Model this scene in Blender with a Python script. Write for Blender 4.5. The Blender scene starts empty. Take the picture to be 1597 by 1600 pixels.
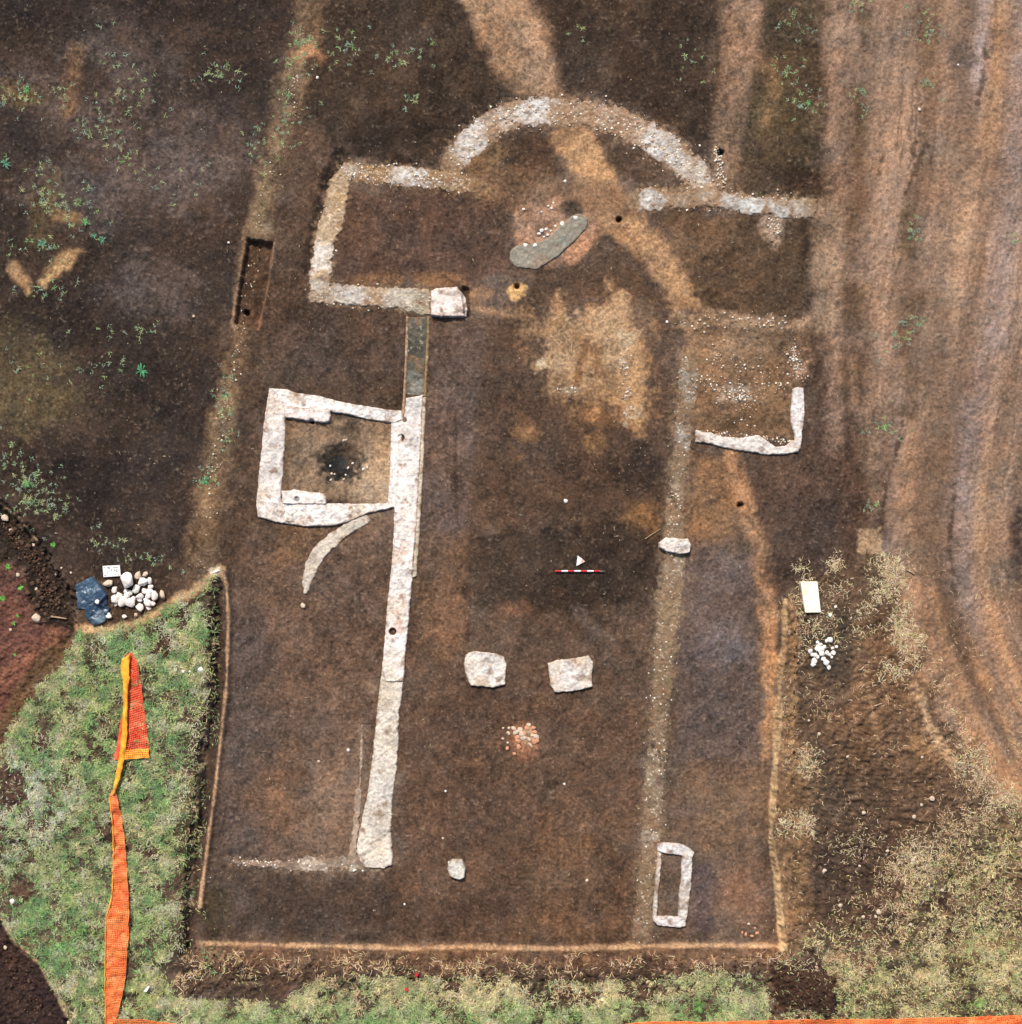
import bpy, bmesh, math, random
import numpy as np
from mathutils import Vector, Matrix

# ------------------------------------------------------------------ camera, light
HC = 46.0            # height of the drone above the stripped surface
S_ = 40.0            # photo pixels per metre on that surface
CX, CY = 798.5, 800.0
sc = bpy.context.scene
cam = bpy.data.cameras.new('camera'); camo = bpy.data.objects.new('camera', cam)
sc.collection.objects.link(camo); sc.camera = camo
camo.location = (0, 0, HC); camo.rotation_euler = (0, 0, 0)
cam.sensor_fit = 'HORIZONTAL'; cam.angle_x = 2*math.atan((1597/S_/2)/HC)
cam.clip_start = 0.5; cam.clip_end = 2000

SUN_EL, SUN_AZ = math.radians(46), math.radians(-16)      # azimuth from +Y (picture top), clockwise
w = bpy.data.worlds.new('World'); sc.world = w; w.use_nodes = True
nt = w.node_tree; bgn = nt.nodes['Background']
sky = nt.nodes.new('ShaderNodeTexSky'); sky.sky_type = 'NISHITA'; sky.sun_disc = False
sky.sun_elevation = SUN_EL; sky.sun_rotation = SUN_AZ; sky.dust_density = 3.0
nt.links.new(sky.outputs[0], bgn.inputs[0]); bgn.inputs[1].default_value = 0.085
sl = bpy.data.lights.new('sun', 'SUN'); slo = bpy.data.objects.new('sun', sl); sc.collection.objects.link(slo)
sl.energy = 3.3; sl.angle = math.radians(6); sl.color = (1.0, 0.93, 0.84)
sd = Vector((math.sin(SUN_AZ)*math.cos(SUN_EL), math.cos(SUN_AZ)*math.cos(SUN_EL), math.sin(SUN_EL)))
slo.rotation_euler = sd.to_track_quat('Z', 'Y').to_euler()
sc.view_settings.view_transform = 'Standard'; sc.view_settings.look = 'None'
sc.view_settings.exposure = 0.36; sc.view_settings.gamma = 1
sc.view_settings.use_curve_mapping = False

# ------------------------------------------------------------------ helpers
rng = np.random.default_rng(7); R = random.Random(11)
def S(r, g=None, b=None):
    if g is None: r, g, b = r
    c = np.array([r, g, b], dtype=np.float64)/255
    return np.where(c <= .04045, c/12.92, ((c+.055)/1.055)**2.4)
T = [rng.random((256, 256)).astype(np.float32) for _ in range(8)]
def vnoise(x, y, k):
    t = T[k % 8]
    xi = np.floor(x).astype(np.int64); yi = np.floor(y).astype(np.int64)
    fx = (x-xi).astype(np.float32); fy = (y-yi).astype(np.float32)
    fx = fx*fx*(3-2*fx); fy = fy*fy*(3-2*fy)
    x0 = xi & 255; x1 = (xi+1) & 255; y0 = yi & 255; y1 = (yi+1) & 255
    a = t[y0, x0]; b = t[y0, x1]; c = t[y1, x0]; d = t[y1, x1]
    return (a+(b-a)*fx)*(1-fy)+(c+(d-c)*fx)*fy
def fbm(x, y, s, o=4, k=0, g=.55):          # zero mean, about -1..1
    r = 0; a = 1; tot = 0
    x = x/s; y = y/s
    for i in range(o):
        r = r+a*(vnoise(x+17.3*i+k*31.7, y-9.1*i+k*57.1, k+i)*2-1); tot += a; a *= g
        x, y = (x*.8-y*.6)*2.03, (x*.6+y*.8)*2.03
    return r/tot*2.5
def sstep(e0, e1, v):
    t = np.clip((v-e0)/(e1-e0), 0, 1); return t*t*(3-2*t)
def sdf_poly(x, y, pts):
    d = np.full(x.shape, 1e12); s = np.ones(x.shape)
    n = len(pts); j = n-1
    for i in range(n):
        ax, ay = pts[i][:2]; bx, by = pts[j][:2]
        ex, ey = bx-ax, by-ay; wx, wy = x-ax, y-ay
        t = np.clip((wx*ex+wy*ey)/(ex*ex+ey*ey+1e-9), 0, 1)
        d = np.minimum(d, (wx-ex*t)**2+(wy-ey*t)**2)
        c1 = y >= ay; c2 = y < by; c3 = ex*wy > ey*wx
        s = np.where((c1 & c2 & c3) | (~c1 & ~c2 & ~c3), -s, s); j = i
    return s*np.sqrt(d)
def sdf_line(x, y, pts):                     # pts (x, y, half width)
    d = np.full(x.shape, 1e6)
    for (ax, ay, aw), (bx, by, bw) in zip(pts[:-1], pts[1:]):
        ex, ey = bx-ax, by-ay; wx, wy = x-ax, y-ay
        t = np.clip((wx*ex+wy*ey)/(ex*ex+ey*ey+1e-9), 0, 1)
        d = np.minimum(d, np.sqrt((wx-ex*t)**2+(wy-ey*t)**2)-(aw+(bw-aw)*t))
    return d
def sdf_ell(x, y, cx, cy, rx, ry, rot=0):
    c, s = math.cos(math.radians(rot)), math.sin(math.radians(rot))
    u = ((x-cx)*c+(y-cy)*s)/rx; v = (-(x-cx)*s+(y-cy)*c)/ry
    return (np.sqrt(u*u+v*v)-1)*min(rx, ry)

# canvases on photo-pixel coordinates of the stripped surface
C0, CST, CN = -150.0, 1.25, 1520
ax = C0+np.arange(CN)*CST
PX, PY = np.meshgrid(ax, ax)
NF = fbm(PX, PY, 7, 3, 1); NM = fbm(PX, PY, 26, 5, 2); NL = fbm(PX, PY, 110, 5, 3); NL2 = fbm(PX, PY, 170, 5, 5); NM2 = fbm(PX, PY, 40, 5, 6)
COL = np.zeros((CN, CN, 3)); HT = np.zeros((CN, CN))
def bb(x0, y0, x1, y1):
    f = lambda v: int(np.clip((v-C0)/CST, 0, CN))
    return (slice(f(y0), f(y1)+1), slice(f(x0), f(x1)+1))
def shape_mask(kind, pts, soft, amp, nz):
    if kind == 'e':
        r = max(pts[2], pts[3]); sl_ = bb(pts[0]-r-soft-amp*2, pts[1]-r-soft-amp*2, pts[0]+r+soft+amp*2, pts[1]+r+soft+amp*2)
        d = sdf_ell(PX[sl_], PY[sl_], *pts)
    else:
        m = soft+amp*2+(max(p[2] for p in pts) if kind == 'l' else 0)+3
        sl_ = bb(min(p[0] for p in pts)-m, min(p[1] for p in pts)-m, max(p[0] for p in pts)+m, max(p[1] for p in pts)+m)
        d = (sdf_line if kind == 'l' else sdf_poly)(PX[sl_], PY[sl_], pts)
    n = {'F': NF, 'M': NM, 'L': NL}[nz][sl_]
    return sl_, sstep(soft, -soft, d+amp*n)
def paint(kind, pts, col, a=1, soft=5, amp=4, nz='M', mott=0, arr=None):
    arr = COL if arr is None else arr
    sl_, m = shape_mask(kind, pts, soft, amp, nz)
    if soft >= 6 and mott == 0 and arr.ndim == 3: mott = .35
    m = m*np.clip(a*(1+mott*(.8*NM2[sl_]+.5*NF[sl_])), 0, 1)
    if arr.ndim == 3: arr[sl_] = arr[sl_]*(1-m[..., None])+S(col)*m[..., None]
    else: arr[sl_] = arr[sl_]*(1-m)+col*m
def up(pts, h): return [(CX+(p[0]-CX)*(1-h/HC), CY+(p[1]-CY)*(1-h/HC))+tuple(p[2:]) for p in pts]
def level(kind, pts, h, soft=3, amp=2, nz='F', conv=True):
    p = up(pts, h) if (conv and kind != 'e') else pts
    sl_, m = shape_mask(kind, p, soft, amp, nz); HT[sl_] = HT[sl_]*(1-m)+h*m
def addh(kind, pts, h, soft=6, amp=3, nz='M'):
    sl_, m = shape_mask(kind, pts, soft, amp, nz); HT[sl_] += h*m

# ------------------------------------------------------------------ soil colours
t = sstep(-.8, .9, NL)[..., None]
COL[:] = S(72, 55, 45)*(1-t)+S(88, 68, 55)*t
t = np.clip(NM*.5+NL2*.4, 0, 1)[..., None]*.45
COL[:] = COL*(1-t)+S(96, 82, 76)*t
# north west field, darker and purplish
paint('p', [(-150, -150), (560, -150), (470, 60), (420, 330), (360, 600), (300, 880), (120, 950), (-150, 700)], (55, 44, 40), .9, 40, 20, 'L')
for e in [(175, 60, 90, 45, 20), (225, 120, 80, 60, 40), (110, 190, 80, 40, 10), (260, 270, 90, 60, 30), (60, 140, 60, 50, 0), (140, 300, 90, 60, 0), (330, 230, 70, 90, 0), (240, 450, 70, 40, 0)]:
    paint('e', e, (88, 75, 72), .5, 30, 25, 'M', .5)
for e in [(20, 200, 60, 40, 0), (265, 20, 90, 30, 0), (245, 120, 22, 60, -15), (345, 130, 40, 60, 0), (60, 500, 80, 40, 0), (170, 760, 90, 70, 0), (60, 20, 90, 30, 0)]:
    paint('e', e, (44, 36, 36), .55, 25, 18, 'M', .4)
for e in [(20, 590, 90, 70, 0), (55, 640, 90, 40, 0)]: paint('e', e, (92, 78, 56), .7, 30, 18, 'M', .4)
paint('e', (25, 560, 50, 60, 0), (80, 66, 46), .6, 30, 20, 'M', .4)
paint('l', [(122, 85, 10), (112, 130, 14), (106, 175, 10)], (118, 86, 58), .7, 12, 6)
paint('l', [(85, 270, 8), (72, 320, 18), (60, 370, 22)], (92, 74, 50), .7, 14, 8)
paint('l', [(88, 335, 8), (115, 338, 6), (118, 360, 5)], (130, 100, 64), .7, 8, 6)
paint('l', [(22, 418, 9), (40, 440, 8), (44, 450, 4)], (168, 128, 88), .9, 7, 5)
paint('l', [(68, 440, 9), (100, 410, 14), (122, 392, 10)], (170, 132, 88), .95, 8, 7)
paint('e', (65, 400, 28, 16, -20), (60, 48, 36), .7, 10, 6)
paint('e', (35, 150, 34, 16, 10), (104, 82, 50), .6, 12, 8)
# north strip between the long bands
paint('p', [(500, -150), (720, -150), (820, 150), (690, 240), (530, 240), (470, 160)], (58, 46, 38), .8, 14, 8)
paint('p', [(520, 190), (600, 170), (680, 200), (660, 252), (560, 248), (530, 235)], (44, 35, 30), .6, 16, 8)
paint('p', [(845, -150), (1130, -150), (1115, 100), (1100, 250), (1060, 200), (960, 155), (885, 150), (830, 20)], (58, 45, 37), .85, 10, 6)
paint('p', [(1190, -150), (1290, -150), (1290, 310), (1160, 300), (1150, 200), (1180, 80)], (72, 57, 42), .8, 14, 8)
paint('e', (1230, 180, 60, 60, 0), (92, 76, 50), .5, 30, 16, 'M', .4)
# broad reddish band at the left, running down to the stone pile corner
LB = [(494, -150, 26), (478, 60, 24), (452, 150, 23), (428, 260, 22), (400, 370, 21), (378, 520, 20), (352, 640, 20), (335, 740, 24), (318, 840, 26), (312, 900, 24)]
paint('l', LB, (102, 80, 60), .8, 10, 7, 'M', .4)
paint('l', [(465, 110, 14), (430, 240, 14), (395, 360, 12)], (122, 100, 76), .4, 8, 6, 'M', .6)
paint('l', [(370, 530, 12), (345, 660, 12), (322, 800, 12)], (122, 98, 74), .45, 8, 6, 'M', .6)
paint('e', (480, 85, 22, 14, 0), (158, 112, 76), .7, 8, 8)
paint('e', (487, 100, 12, 14, 0), (66, 52, 38), .8, 6, 4)
# soil between left band and church
paint('p', [(455, 150), (530, 240), (490, 480), (640, 490), (610, 640), (440, 610), (405, 640), (395, 830), (350, 880), (370, 700), (400, 500), (430, 300)], (80, 61, 50), .7, 14, 8, 'M', .3)
paint('e', (520, 550, 100, 50, 0), (84, 68, 62), .5, 30, 16, 'M', .4)
paint('p', [(522, 212), (545, 240), (530, 262), (505, 310), (488, 380), (478, 440), (472, 420), (488, 320)], (34, 27, 23), .85, 8, 5)
paint('l', [(535, 236, 8), (600, 246, 6), (670, 254, 7)], (38, 30, 25), .7, 8, 5)
# tan natural band crossing the apse
TB = [(722, -150), (700, -20), (745, 50), (770, 100), (800, 152), (880, 152), (862, 105), (845, 50), (822, -10), (840, -150)]
paint('p', TB, (138, 105, 78), .9, 9, 7)
paint('e', (830, 60, 24, 60, -15), (166, 130, 104), .5, 20, 8)
paint('p', [(845, 195), (925, 198), (950, 240), (972, 290), (1000, 330), (1045, 370), (1075, 430), (1112, 486), (1075, 490), (1040, 470), (1000, 410), (960, 370), (920, 345), (905, 300), (880, 260), (860, 225)], (138, 104, 74), .88, 10, 8)
paint('p', [(862, 205), (925, 205), (968, 283), (905, 288)], (154, 114, 76), .8, 8, 6)
paint('p', [(975, 345), (1010, 350), (1090, 470), (1045, 462)], (156, 120, 86), .6, 10, 8)
paint('p', [(816, 205), (845, 200), (865, 235), (885, 275), (845, 290), (795, 275), (795, 240)], (74, 55, 43), .95, 7, 4)
paint('p', [(925, 203), (1000, 245), (1045, 285), (1000, 288), (975, 285), (945, 240)], (76, 57, 45), .95, 6, 4)
paint('p', [(720, 250), (800, 262), (980, 290), (1000, 330), (920, 345), (820, 330), (745, 310)], (112, 82, 60), .75, 14, 8, 'M', .3)
paint('e', (735, 330, 30, 25, 0), (118, 86, 64), .5, 14, 8)
paint('e', (755, 245, 36, 24, -20), (128, 96, 62), .7, 12, 8, 'M', .4)
# interior of left transept
paint('p', [(545, 300), (720, 305), (780, 330), (800, 420), (740, 445), (520, 440), (530, 350)], (82, 60, 50), .9, 8, 5, 'M', .15)
paint('l', [(560, 438, 6), (720, 436, 8), (740, 470, 8)], (124, 88, 56), .6, 8, 6)
# burnt patch with the grey slab
paint('e', (862, 362, 62, 52, 0), (146, 108, 84), .85, 10, 7, 'M', .2)
paint('e', (900, 390, 24, 14, -50), (166, 116, 84), .8, 6, 4)
paint('e', (892, 325, 17, 14, 0), (56, 48, 42), .85, 6, 3)
paint('e', (851, 352, 20, 10, -30), (104, 72, 52), .7, 7, 5)
paint('e', (808, 455, 16, 13, 0), (176, 136, 84), .95, 3, 3, 'F')
paint('l', [(735, 482, 7), (790, 490, 9), (826, 488, 6)], (138, 104, 74), .75, 7, 5)
paint('e', (755, 458, 18, 14, 0), (134, 98, 70), .7, 8, 5)
paint('p', [(830, 425), (1000, 415), (1040, 470), (990, 480), (880, 470), (820, 470)], (80, 60, 47), .9, 10, 8)
# right transept interior and right rooms
paint('p', [(1035, 340), (1120, 335), (1268, 345), (1268, 400), (1240, 498), (1110, 486), (1060, 400)], (98, 74, 55), .85, 8, 5, 'M', .2)
paint('p', [(1165, 390), (1160, 342), (1272, 344), (1270, 400), (1240, 496), (1130, 488), (1090, 450), (1085, 410)], (78, 59, 44), .8, 14, 9, 'M', .3)
paint('l', [(1257, 345, 7), (1258, 400, 6)], (52, 40, 32), .7, 5, 3)
paint('l', [(1060, 500, 14), (1120, 498, 12), (1180, 504, 12), (1245, 508, 12), (1290, 500, 18)], (138, 110, 86), .85, 5, 5, 'M', .3)
paint('p', [(1070, 515), (1260, 515), (1250, 605), (1240, 690), (1090, 680), (1070, 640)], (112, 86, 64), .9, 9, 6, 'M', .4)
paint('e', (1180, 650, 60, 22, 0), (80, 60, 42), .7, 14, 8)
paint('e', (1150, 618, 18, 9, 0), (196, 176, 160), .8, 8, 10, 'F', .6)
paint('e', (1130, 545, 50, 22, 0), (134, 106, 84), .5, 16, 14, 'M', .5)
paint('e', (1248, 560, 14, 30, 0), (140, 108, 88), .6, 10, 8, 'M', .5)
paint('e', (1210, 355, 14, 20, 0), (176, 148, 126), .7, 7, 8, 'M', .6)
# band right of the apse
paint('p', [(1105, -150), (1195, -150), (1186, 60), (1165, 180), (1150, 280), (1125, 296), (1108, 260), (1122, 150), (1130, 40)], (120, 92, 72), .8, 9, 6)
paint('e', (1165, 60, 25, 90, 5), (140, 108, 88), .5, 14, 8)
paint('l', [(1200, 100, 8), (1212, 140, 8), (1195, 190, 10)], (122, 94, 66), .6, 10, 6)
paint('e', (1240, 285, 40, 18, 0), (72, 52, 42), .6, 10, 7)
# nave
paint('p', [(672, 500), (840, 500), (1060, 500), (1045, 830), (1010, 1100), (985, 1465), (620, 1465), (640, 1000), (660, 700)], (84, 64, 52), .8, 10, 6, 'M', .2)
paint('p', [(672, 505), (760, 505), (745, 700), (735, 820), (665, 900), (655, 760)], (92, 74, 68), .7, 9, 6, 'M', .4)
paint('p', [(740, 600), (850, 600), (1000, 660), (1040, 700), (1035, 830), (735, 830), (745, 700)], (76, 57, 46), .75, 16, 9, 'M', .3)
paint('p', [(735, 840), (840, 826), (1000, 812), (1030, 840), (1032, 930), (900, 960), (735, 950)], (58, 45, 37), .85, 10, 7, 'M', .2)
paint('l', [(740, 842, 2), (850, 829, 3), (960, 818, 4), (1030, 835, 4)], (40, 31, 28), .6, 5, 3)
paint('e', (1000, 740, 32, 38, 0), (52, 41, 37), .85, 14, 8)
paint('e', (1000, 808, 28, 22, 20), (126, 88, 46), .7, 12, 9, 'M', .4)
for e in [(825, 675, 20, 20, 0, .7), (812, 715, 8, 7, 0, .8), (930, 690, 20, 18, 0, .7), (925, 650, 14, 14, 0, .6), (950, 650, 60, 20, 0, .3)]:
    paint('e', e[:5], (126, 90, 56), e[5], 7, 6)
paint('p', [(650, 830), (735, 830), (735, 940), (725, 1010), (640, 1010)], (102, 74, 55), .6, 16, 9, 'M', .4)
paint('e', (700, 980, 30, 40, 0), (118, 82, 58), .6, 18, 10, 'M', .4)
paint('e', (800, 950, 20, 10, 0), (126, 84, 58), .5, 9, 5)
paint('l', [(905, 950, 6), (925, 980, 8), (960, 1000, 8)], (112, 96, 92), .35, 10, 10)
paint('l', [(920, 945, 3), (940, 975, 4), (975, 1010, 5), (1005, 1040, 6)], (50, 40, 35), .6, 6, 6)
paint('p', [(640, 1100), (1000, 1100), (985, 1465), (615, 1465)], (90, 66, 52), .7, 22, 10, 'M', .35)
paint('p', [(820, 1300), (990, 1290), (980, 1465), (800, 1465)], (100, 72, 52), .5, 24, 12, 'M', .3)
for x in (855, 875, 905, 915, 932): paint('l', [(x+4, 1270, 1.5), (x, 1465, 2.5)], (124, 92, 68) if x % 2 else (66, 50, 42), .4, 3, 2)
paint('p', [(630, 1400), (800, 1390), (800, 1465), (560, 1465)], (66, 50, 42), .5, 24, 10)
paint('l', [(735, 830, 3), (733, 900, 4), (730, 1000, 3)], (48, 37, 32), .5, 5, 3)
paint('l', [(712, 640, 2), (713, 810, 3)], (50, 38, 32), .6, 4, 2)
# tan area in the choir
paint('p', [(905, 475), (960, 470), (1002, 500), (1008, 600), (1000, 650), (955, 620), (880, 612), (840, 580), (845, 510)], (138, 104, 72), .65, 18, 34, 'M', .7)
for e in [(935, 505, 30, 22, 0), (890, 565, 26, 18, 0), (985, 540, 16, 40, 0), (925, 600, 26, 10, 0), (870, 530, 16, 26, 0)]: paint('e', e, (170, 136, 102), .6, 9, 16, 'F', .6)
for e in [(976, 568, 9, 6, 0), (882, 612, 8, 4, 0), (842, 568, 6, 8, 0), (990, 640, 8, 14, 0), (978, 655, 4, 6, 0), (975, 530, 12, 14, 0)]: paint('e', e, (214, 192, 162), .8, 4, 6, 'F', .6)
paint('e', (960, 520, 30, 45, 0), (172, 140, 108), .6, 12, 10, 'M', .5)
paint('e', (985, 620, 20, 40, 10), (160, 122, 84), .6, 10, 10, 'M', .5)
paint('l', [(915, 540, 6), (900, 600, 5)], (108, 76, 50), .6, 6, 5)
paint('l', [(935, 545, 5), (930, 600, 5)], (118, 78, 50), .6, 5, 4)
paint('e', (1000, 490, 24, 22, 0), (104, 82, 66), .6, 10, 6)
paint('e', (822, 1160, 24, 24, 0), (150, 98, 68), .8, 9, 5)
paint('e', (826, 1148, 12, 9, 0), (196, 160, 128), .8, 5, 4)
paint('e', (581, 1071, 10, 11, 0), (140, 124, 112), .8, 4, 4, 'F')
paint('e', (500, 1205, 12, 14, 0), (150, 130, 118), .5, 6, 8, 'F', .5)
paint('e', (1282, 1290, 1, 1, 0), (150, 130, 118), .5, 6, 8)
paint('e', (544, 1150, 5, 40, 8), (136, 98, 78), .5, 5, 5)
# left aisle
paint('p', [(395, 830), (480, 840), (610, 800), (600, 1000), (580, 1200), (560, 1340), (350, 1345), (345, 1200), (360, 900)], (98, 76, 64), .75, 12, 8, 'M', .25)
paint('p', [(355, 900), (420, 960), (440, 1200), (400, 1340), (330, 1340), (345, 1100)], (84, 70, 66), .7, 24, 12, 'M', .3)
paint('e', (430, 1260, 30, 54, -10), (126, 90, 64), .45, 20, 12, 'M', .5)
paint('e', (520, 1250, 40, 80, 10), (126, 98, 78), .5, 30, 12, 'M', .3)
paint('p', [(300, 1360), (610, 1370), (600, 1466), (310, 1466)], (66, 52, 46), .7, 18, 8, 'M', .2)
paint('e', (340, 1420, 26, 34, 0), (66, 56, 36), .6, 14, 8)
paint('p', [(440, 820), (480, 820), (470, 880), (430, 880)], (112, 80, 52), .5, 12, 6)
paint('l', [(358, 890, 5), (356, 960, 6), (354, 1066, 5), (346, 1166, 6), (337, 1250, 6), (328, 1330, 7)], (64, 50, 44), .6, 8, 3)
# interior of the left room
paint('p', [(440, 650), (615, 655), (608, 785), (438, 770)], (126, 100, 78), .95, 5, 3, 'M', .15)
paint('e', (590, 740, 30, 50, 10), (156, 132, 108), .6, 20, 8)
paint('e', (545, 700, 34, 44, 20), (84, 72, 64), .55, 18, 10, 'F', .5)
paint('e', (532, 722, 34, 29, 0), (38, 36, 35), .98, 9, 7, 'F')
paint('e', (548, 668, 12, 14, 0), (52, 44, 36), .8, 7, 6, 'F')
paint('e', (533, 724, 8, 8, 0), (58, 60, 64), .7, 6, 3)
paint('l', [(448, 655, 4), (446, 765, 3)], (86, 60, 40), .6, 5, 3)
# right aisle: orange band and violet soil
paint('p', [(1080, 715), (1160, 712), (1180, 900), (1190, 1000), (1190, 1450), (1090, 1450), (1080, 1310), (1045, 1310), (1060, 1000), (1075, 860)], (92, 72, 60), .85, 10, 6, 'M', .2)
paint('p', [(1085, 850), (1180, 860), (1185, 1190), (1060, 1190), (1060, 1000)], (86, 72, 70), .75, 18, 12, 'M', .3)
paint('e', (1130, 1005, 40, 34, 0), (100, 88, 90), .5, 16, 12, 'M', .4)
paint('p', [(1090, 712), (1150, 715), (1160, 780), (1150, 850), (1075, 830), (1075, 760)], (122, 88, 58), .7, 14, 9, 'M', .3)
paint('l', [(1140, 705, 12), (1170, 800, 16), (1195, 880, 16), (1203, 980, 14), (1202, 1080, 12), (1196, 1180, 6)], (144, 104, 72), .85, 9, 5)
paint('l', [(1205, 1000, 10), (1203, 1130, 9)], (176, 124, 78), .5, 6, 4)
paint('p', [(1060, 1200), (1200, 1200), (1205, 1320), (1080, 1320)], (112, 84, 62), .6, 24, 12, 'M', .3)
paint('e', (1165, 1400, 40, 55, 0), (118, 84, 64), .5, 20, 12, 'M', .3)
paint('p', [(1078, 1350), (1120, 1350), (1115, 1455), (1070, 1455)], (76, 62, 64), .7, 12, 8)
# soil right of the church, behind the annex
paint('p', [(1255, 600), (1350, 600), (1350, 780), (1340, 860), (1280, 900), (1215, 920), (1180, 760), (1160, 715), (1260, 700)], (82, 62, 52), .9, 16, 10, 'M', .2)
paint('p', [(1215, 780), (1310, 770), (1330, 860), (1240, 920), (1215, 900)], (66, 52, 47), .7, 20, 10)

arc_g = [(700, 255), (712, 240), (735, 220), (770, 194), (812, 177), (860, 173), (915, 177), (965, 189), (1010, 211), (1050, 237), (1085, 268), (1110, 300)]
paint('l', [(x, y, 20) for x, y in arc_g], (134, 106, 82), .85, 6, 9, 'F', .3)
for ln, c in (([(540, 268, 14), (640, 276, 14), (735, 288, 14), (775, 300, 8)], (128, 100, 74)), ([(540, 268, 14), (512, 350, 15), (496, 455, 15)], (128, 102, 76)), ([(496, 460, 13), (665, 470, 18)], (126, 102, 78)), ([(1000, 312, 16), (1110, 305, 16), (1275, 326, 16)], (132, 106, 82)),
              ([(1078, 560, 16), (1062, 700, 15), (1052, 840, 17), (1040, 1000, 18), (1020, 1250, 18), (1003, 1462, 16)], (112, 92, 72)), ([(360, 1348, 3), (450, 1352, 8), (590, 1352, 12)], (116, 96, 82)), ([(565, 1135, 3), (561, 1240, 5), (556, 1345, 8)], (116, 96, 82))):
    paint('l', ln, c, .8, 5, 8, 'F', .4)
# excavator strip on the right: streaks along curved lines
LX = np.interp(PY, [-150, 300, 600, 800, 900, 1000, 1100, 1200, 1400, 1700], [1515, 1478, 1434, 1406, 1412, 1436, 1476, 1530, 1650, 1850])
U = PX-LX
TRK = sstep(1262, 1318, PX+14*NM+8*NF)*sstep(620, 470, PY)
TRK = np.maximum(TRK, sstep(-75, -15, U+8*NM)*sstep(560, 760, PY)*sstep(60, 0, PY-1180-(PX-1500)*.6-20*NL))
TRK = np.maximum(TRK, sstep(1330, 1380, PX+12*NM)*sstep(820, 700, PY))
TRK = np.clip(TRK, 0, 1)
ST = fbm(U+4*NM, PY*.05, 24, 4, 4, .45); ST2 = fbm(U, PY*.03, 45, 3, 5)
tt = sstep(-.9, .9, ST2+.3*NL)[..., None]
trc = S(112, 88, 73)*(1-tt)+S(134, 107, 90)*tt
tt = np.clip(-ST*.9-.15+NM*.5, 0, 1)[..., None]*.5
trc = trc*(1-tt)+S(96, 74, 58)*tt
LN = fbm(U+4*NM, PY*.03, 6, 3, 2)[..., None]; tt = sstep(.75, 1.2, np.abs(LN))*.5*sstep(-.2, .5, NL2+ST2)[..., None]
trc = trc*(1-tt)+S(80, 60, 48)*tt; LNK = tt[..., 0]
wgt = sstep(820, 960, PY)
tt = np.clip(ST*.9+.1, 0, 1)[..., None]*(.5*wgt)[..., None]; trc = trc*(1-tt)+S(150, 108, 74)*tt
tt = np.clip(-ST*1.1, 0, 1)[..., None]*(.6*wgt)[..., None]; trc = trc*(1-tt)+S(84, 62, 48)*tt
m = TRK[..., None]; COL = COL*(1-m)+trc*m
def painttr(fu, fy, col, a, mott=.3):
    global COL
    m = fu*fy*np.clip(a*(1+mott*NM), 0, 1)*TRK
    COL = COL*(1-m[..., None])+S(col)*m[..., None]
gau = lambda v, c, s: np.exp(-((v-c)/s)**2)
painttr(gau(U, 62, 18), sstep(330, 180, PY), (158, 116, 80), .6)
painttr(gau(U, 36, 12), sstep(180, 100, PY), (150, 130, 128), .6)
painttr(gau(U, 105, 22), sstep(700, 500, PY), (134, 114, 110), .6)
painttr(gau(U, 30, 30), sstep(200, 300, PY)*sstep(560, 460, PY), (156, 126, 104), .5)
painttr(gau(U, 5, 18), sstep(560, 700, PY), (150, 116, 92), .6)
painttr(gau(U, 92, 24), sstep(560, 640, PY)*sstep(1050, 900, PY), (118, 100, 98), .6)
painttr(gau(U, 125, 14), sstep(600, 800, PY), (150, 112, 80), .6)
painttr(gau(U, 40, 9), sstep(850, 950, PY), (152, 114, 82), .5)
painttr(gau(U, 78, 12), sstep(950, 1050, PY), (150, 110, 76), .6)
painttr(gau(U, -25, 16), sstep(560, 700, PY)*sstep(950, 850, PY), (118, 98, 90), .6)
for (x0, y0, x1, y1, w_, c, a) in [(1345, 140, 1342, 250, 10, (88, 68, 50), .7), (1350, 20, 1348, 70, 9, (84, 66, 48), .7), (1440, 20, 1450, 80, 12, (88, 70, 54), .6), (1345, 255, 1345, 320, 10, (96, 70, 54), .6),
        (1332, 330, 1328, 400, 7, (96, 72, 52), .5), (1330, 455, 1332, 500, 18, (84, 64, 48), .7), (1420, 340, 1418, 385, 14, (88, 70, 50), .8), (1425, 470, 1425, 640, 14, (90, 68, 50), .7),
        (1430, 300, 1440, 330, 18, (104, 80, 66), .6), (1330, 560, 1325, 640, 16, (84, 64, 50), .6), (1390, 560, 1385, 760, 9, (112, 86, 68), .6),
        (1305, 60, 1303, 700, 12, (140, 110, 92), .5), (1380, 300, 1380, 560, 13, (146, 116, 98), .5), (1495, 90, 1520, 90, 14, (94, 80, 74), .7), (1475, 60, 1495, 80, 14, (98, 78, 66), .5),
        (1590, 800, 1592, 900, 12, (54, 44, 44), .8), (1380, 690, 1370, 830, 6, (88, 72, 66), .5)]:
    paint('l', [(x0, y0, w_), (x1, y1, w_)], c, a, 8, 6, 'M', .3)
for a_ in ([(1347, 165, 2), (1342, 190, 2), (1338, 215, 1.5)], [(1440, 205, 2), (1428, 235, 2.5), (1420, 262, 1.5)], [(1446, 225, 2), (1434, 260, 3), (1416, 300, 2), (1408, 335, 1)], [(1378, 245, 1.5), (1372, 280, 1.5)], [(1540, 60, 2), (1536, 120, 3), (1528, 165, 3)], [(1492, 760, 3), (1486, 820, 3), (1484, 860, 2), (1492, 930, 2)], [(1412, 655, 2), (1402, 700, 2), (1380, 780, 3), (1374, 850, 2)]):
    paint('l', a_, (74, 56, 44), .75, 2.5, 3, 'F')
paint('l', [(1290, 330, 18), (1290, 500, 20)], (142, 114, 92), .6, 10, 6, 'M', .4)
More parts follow.
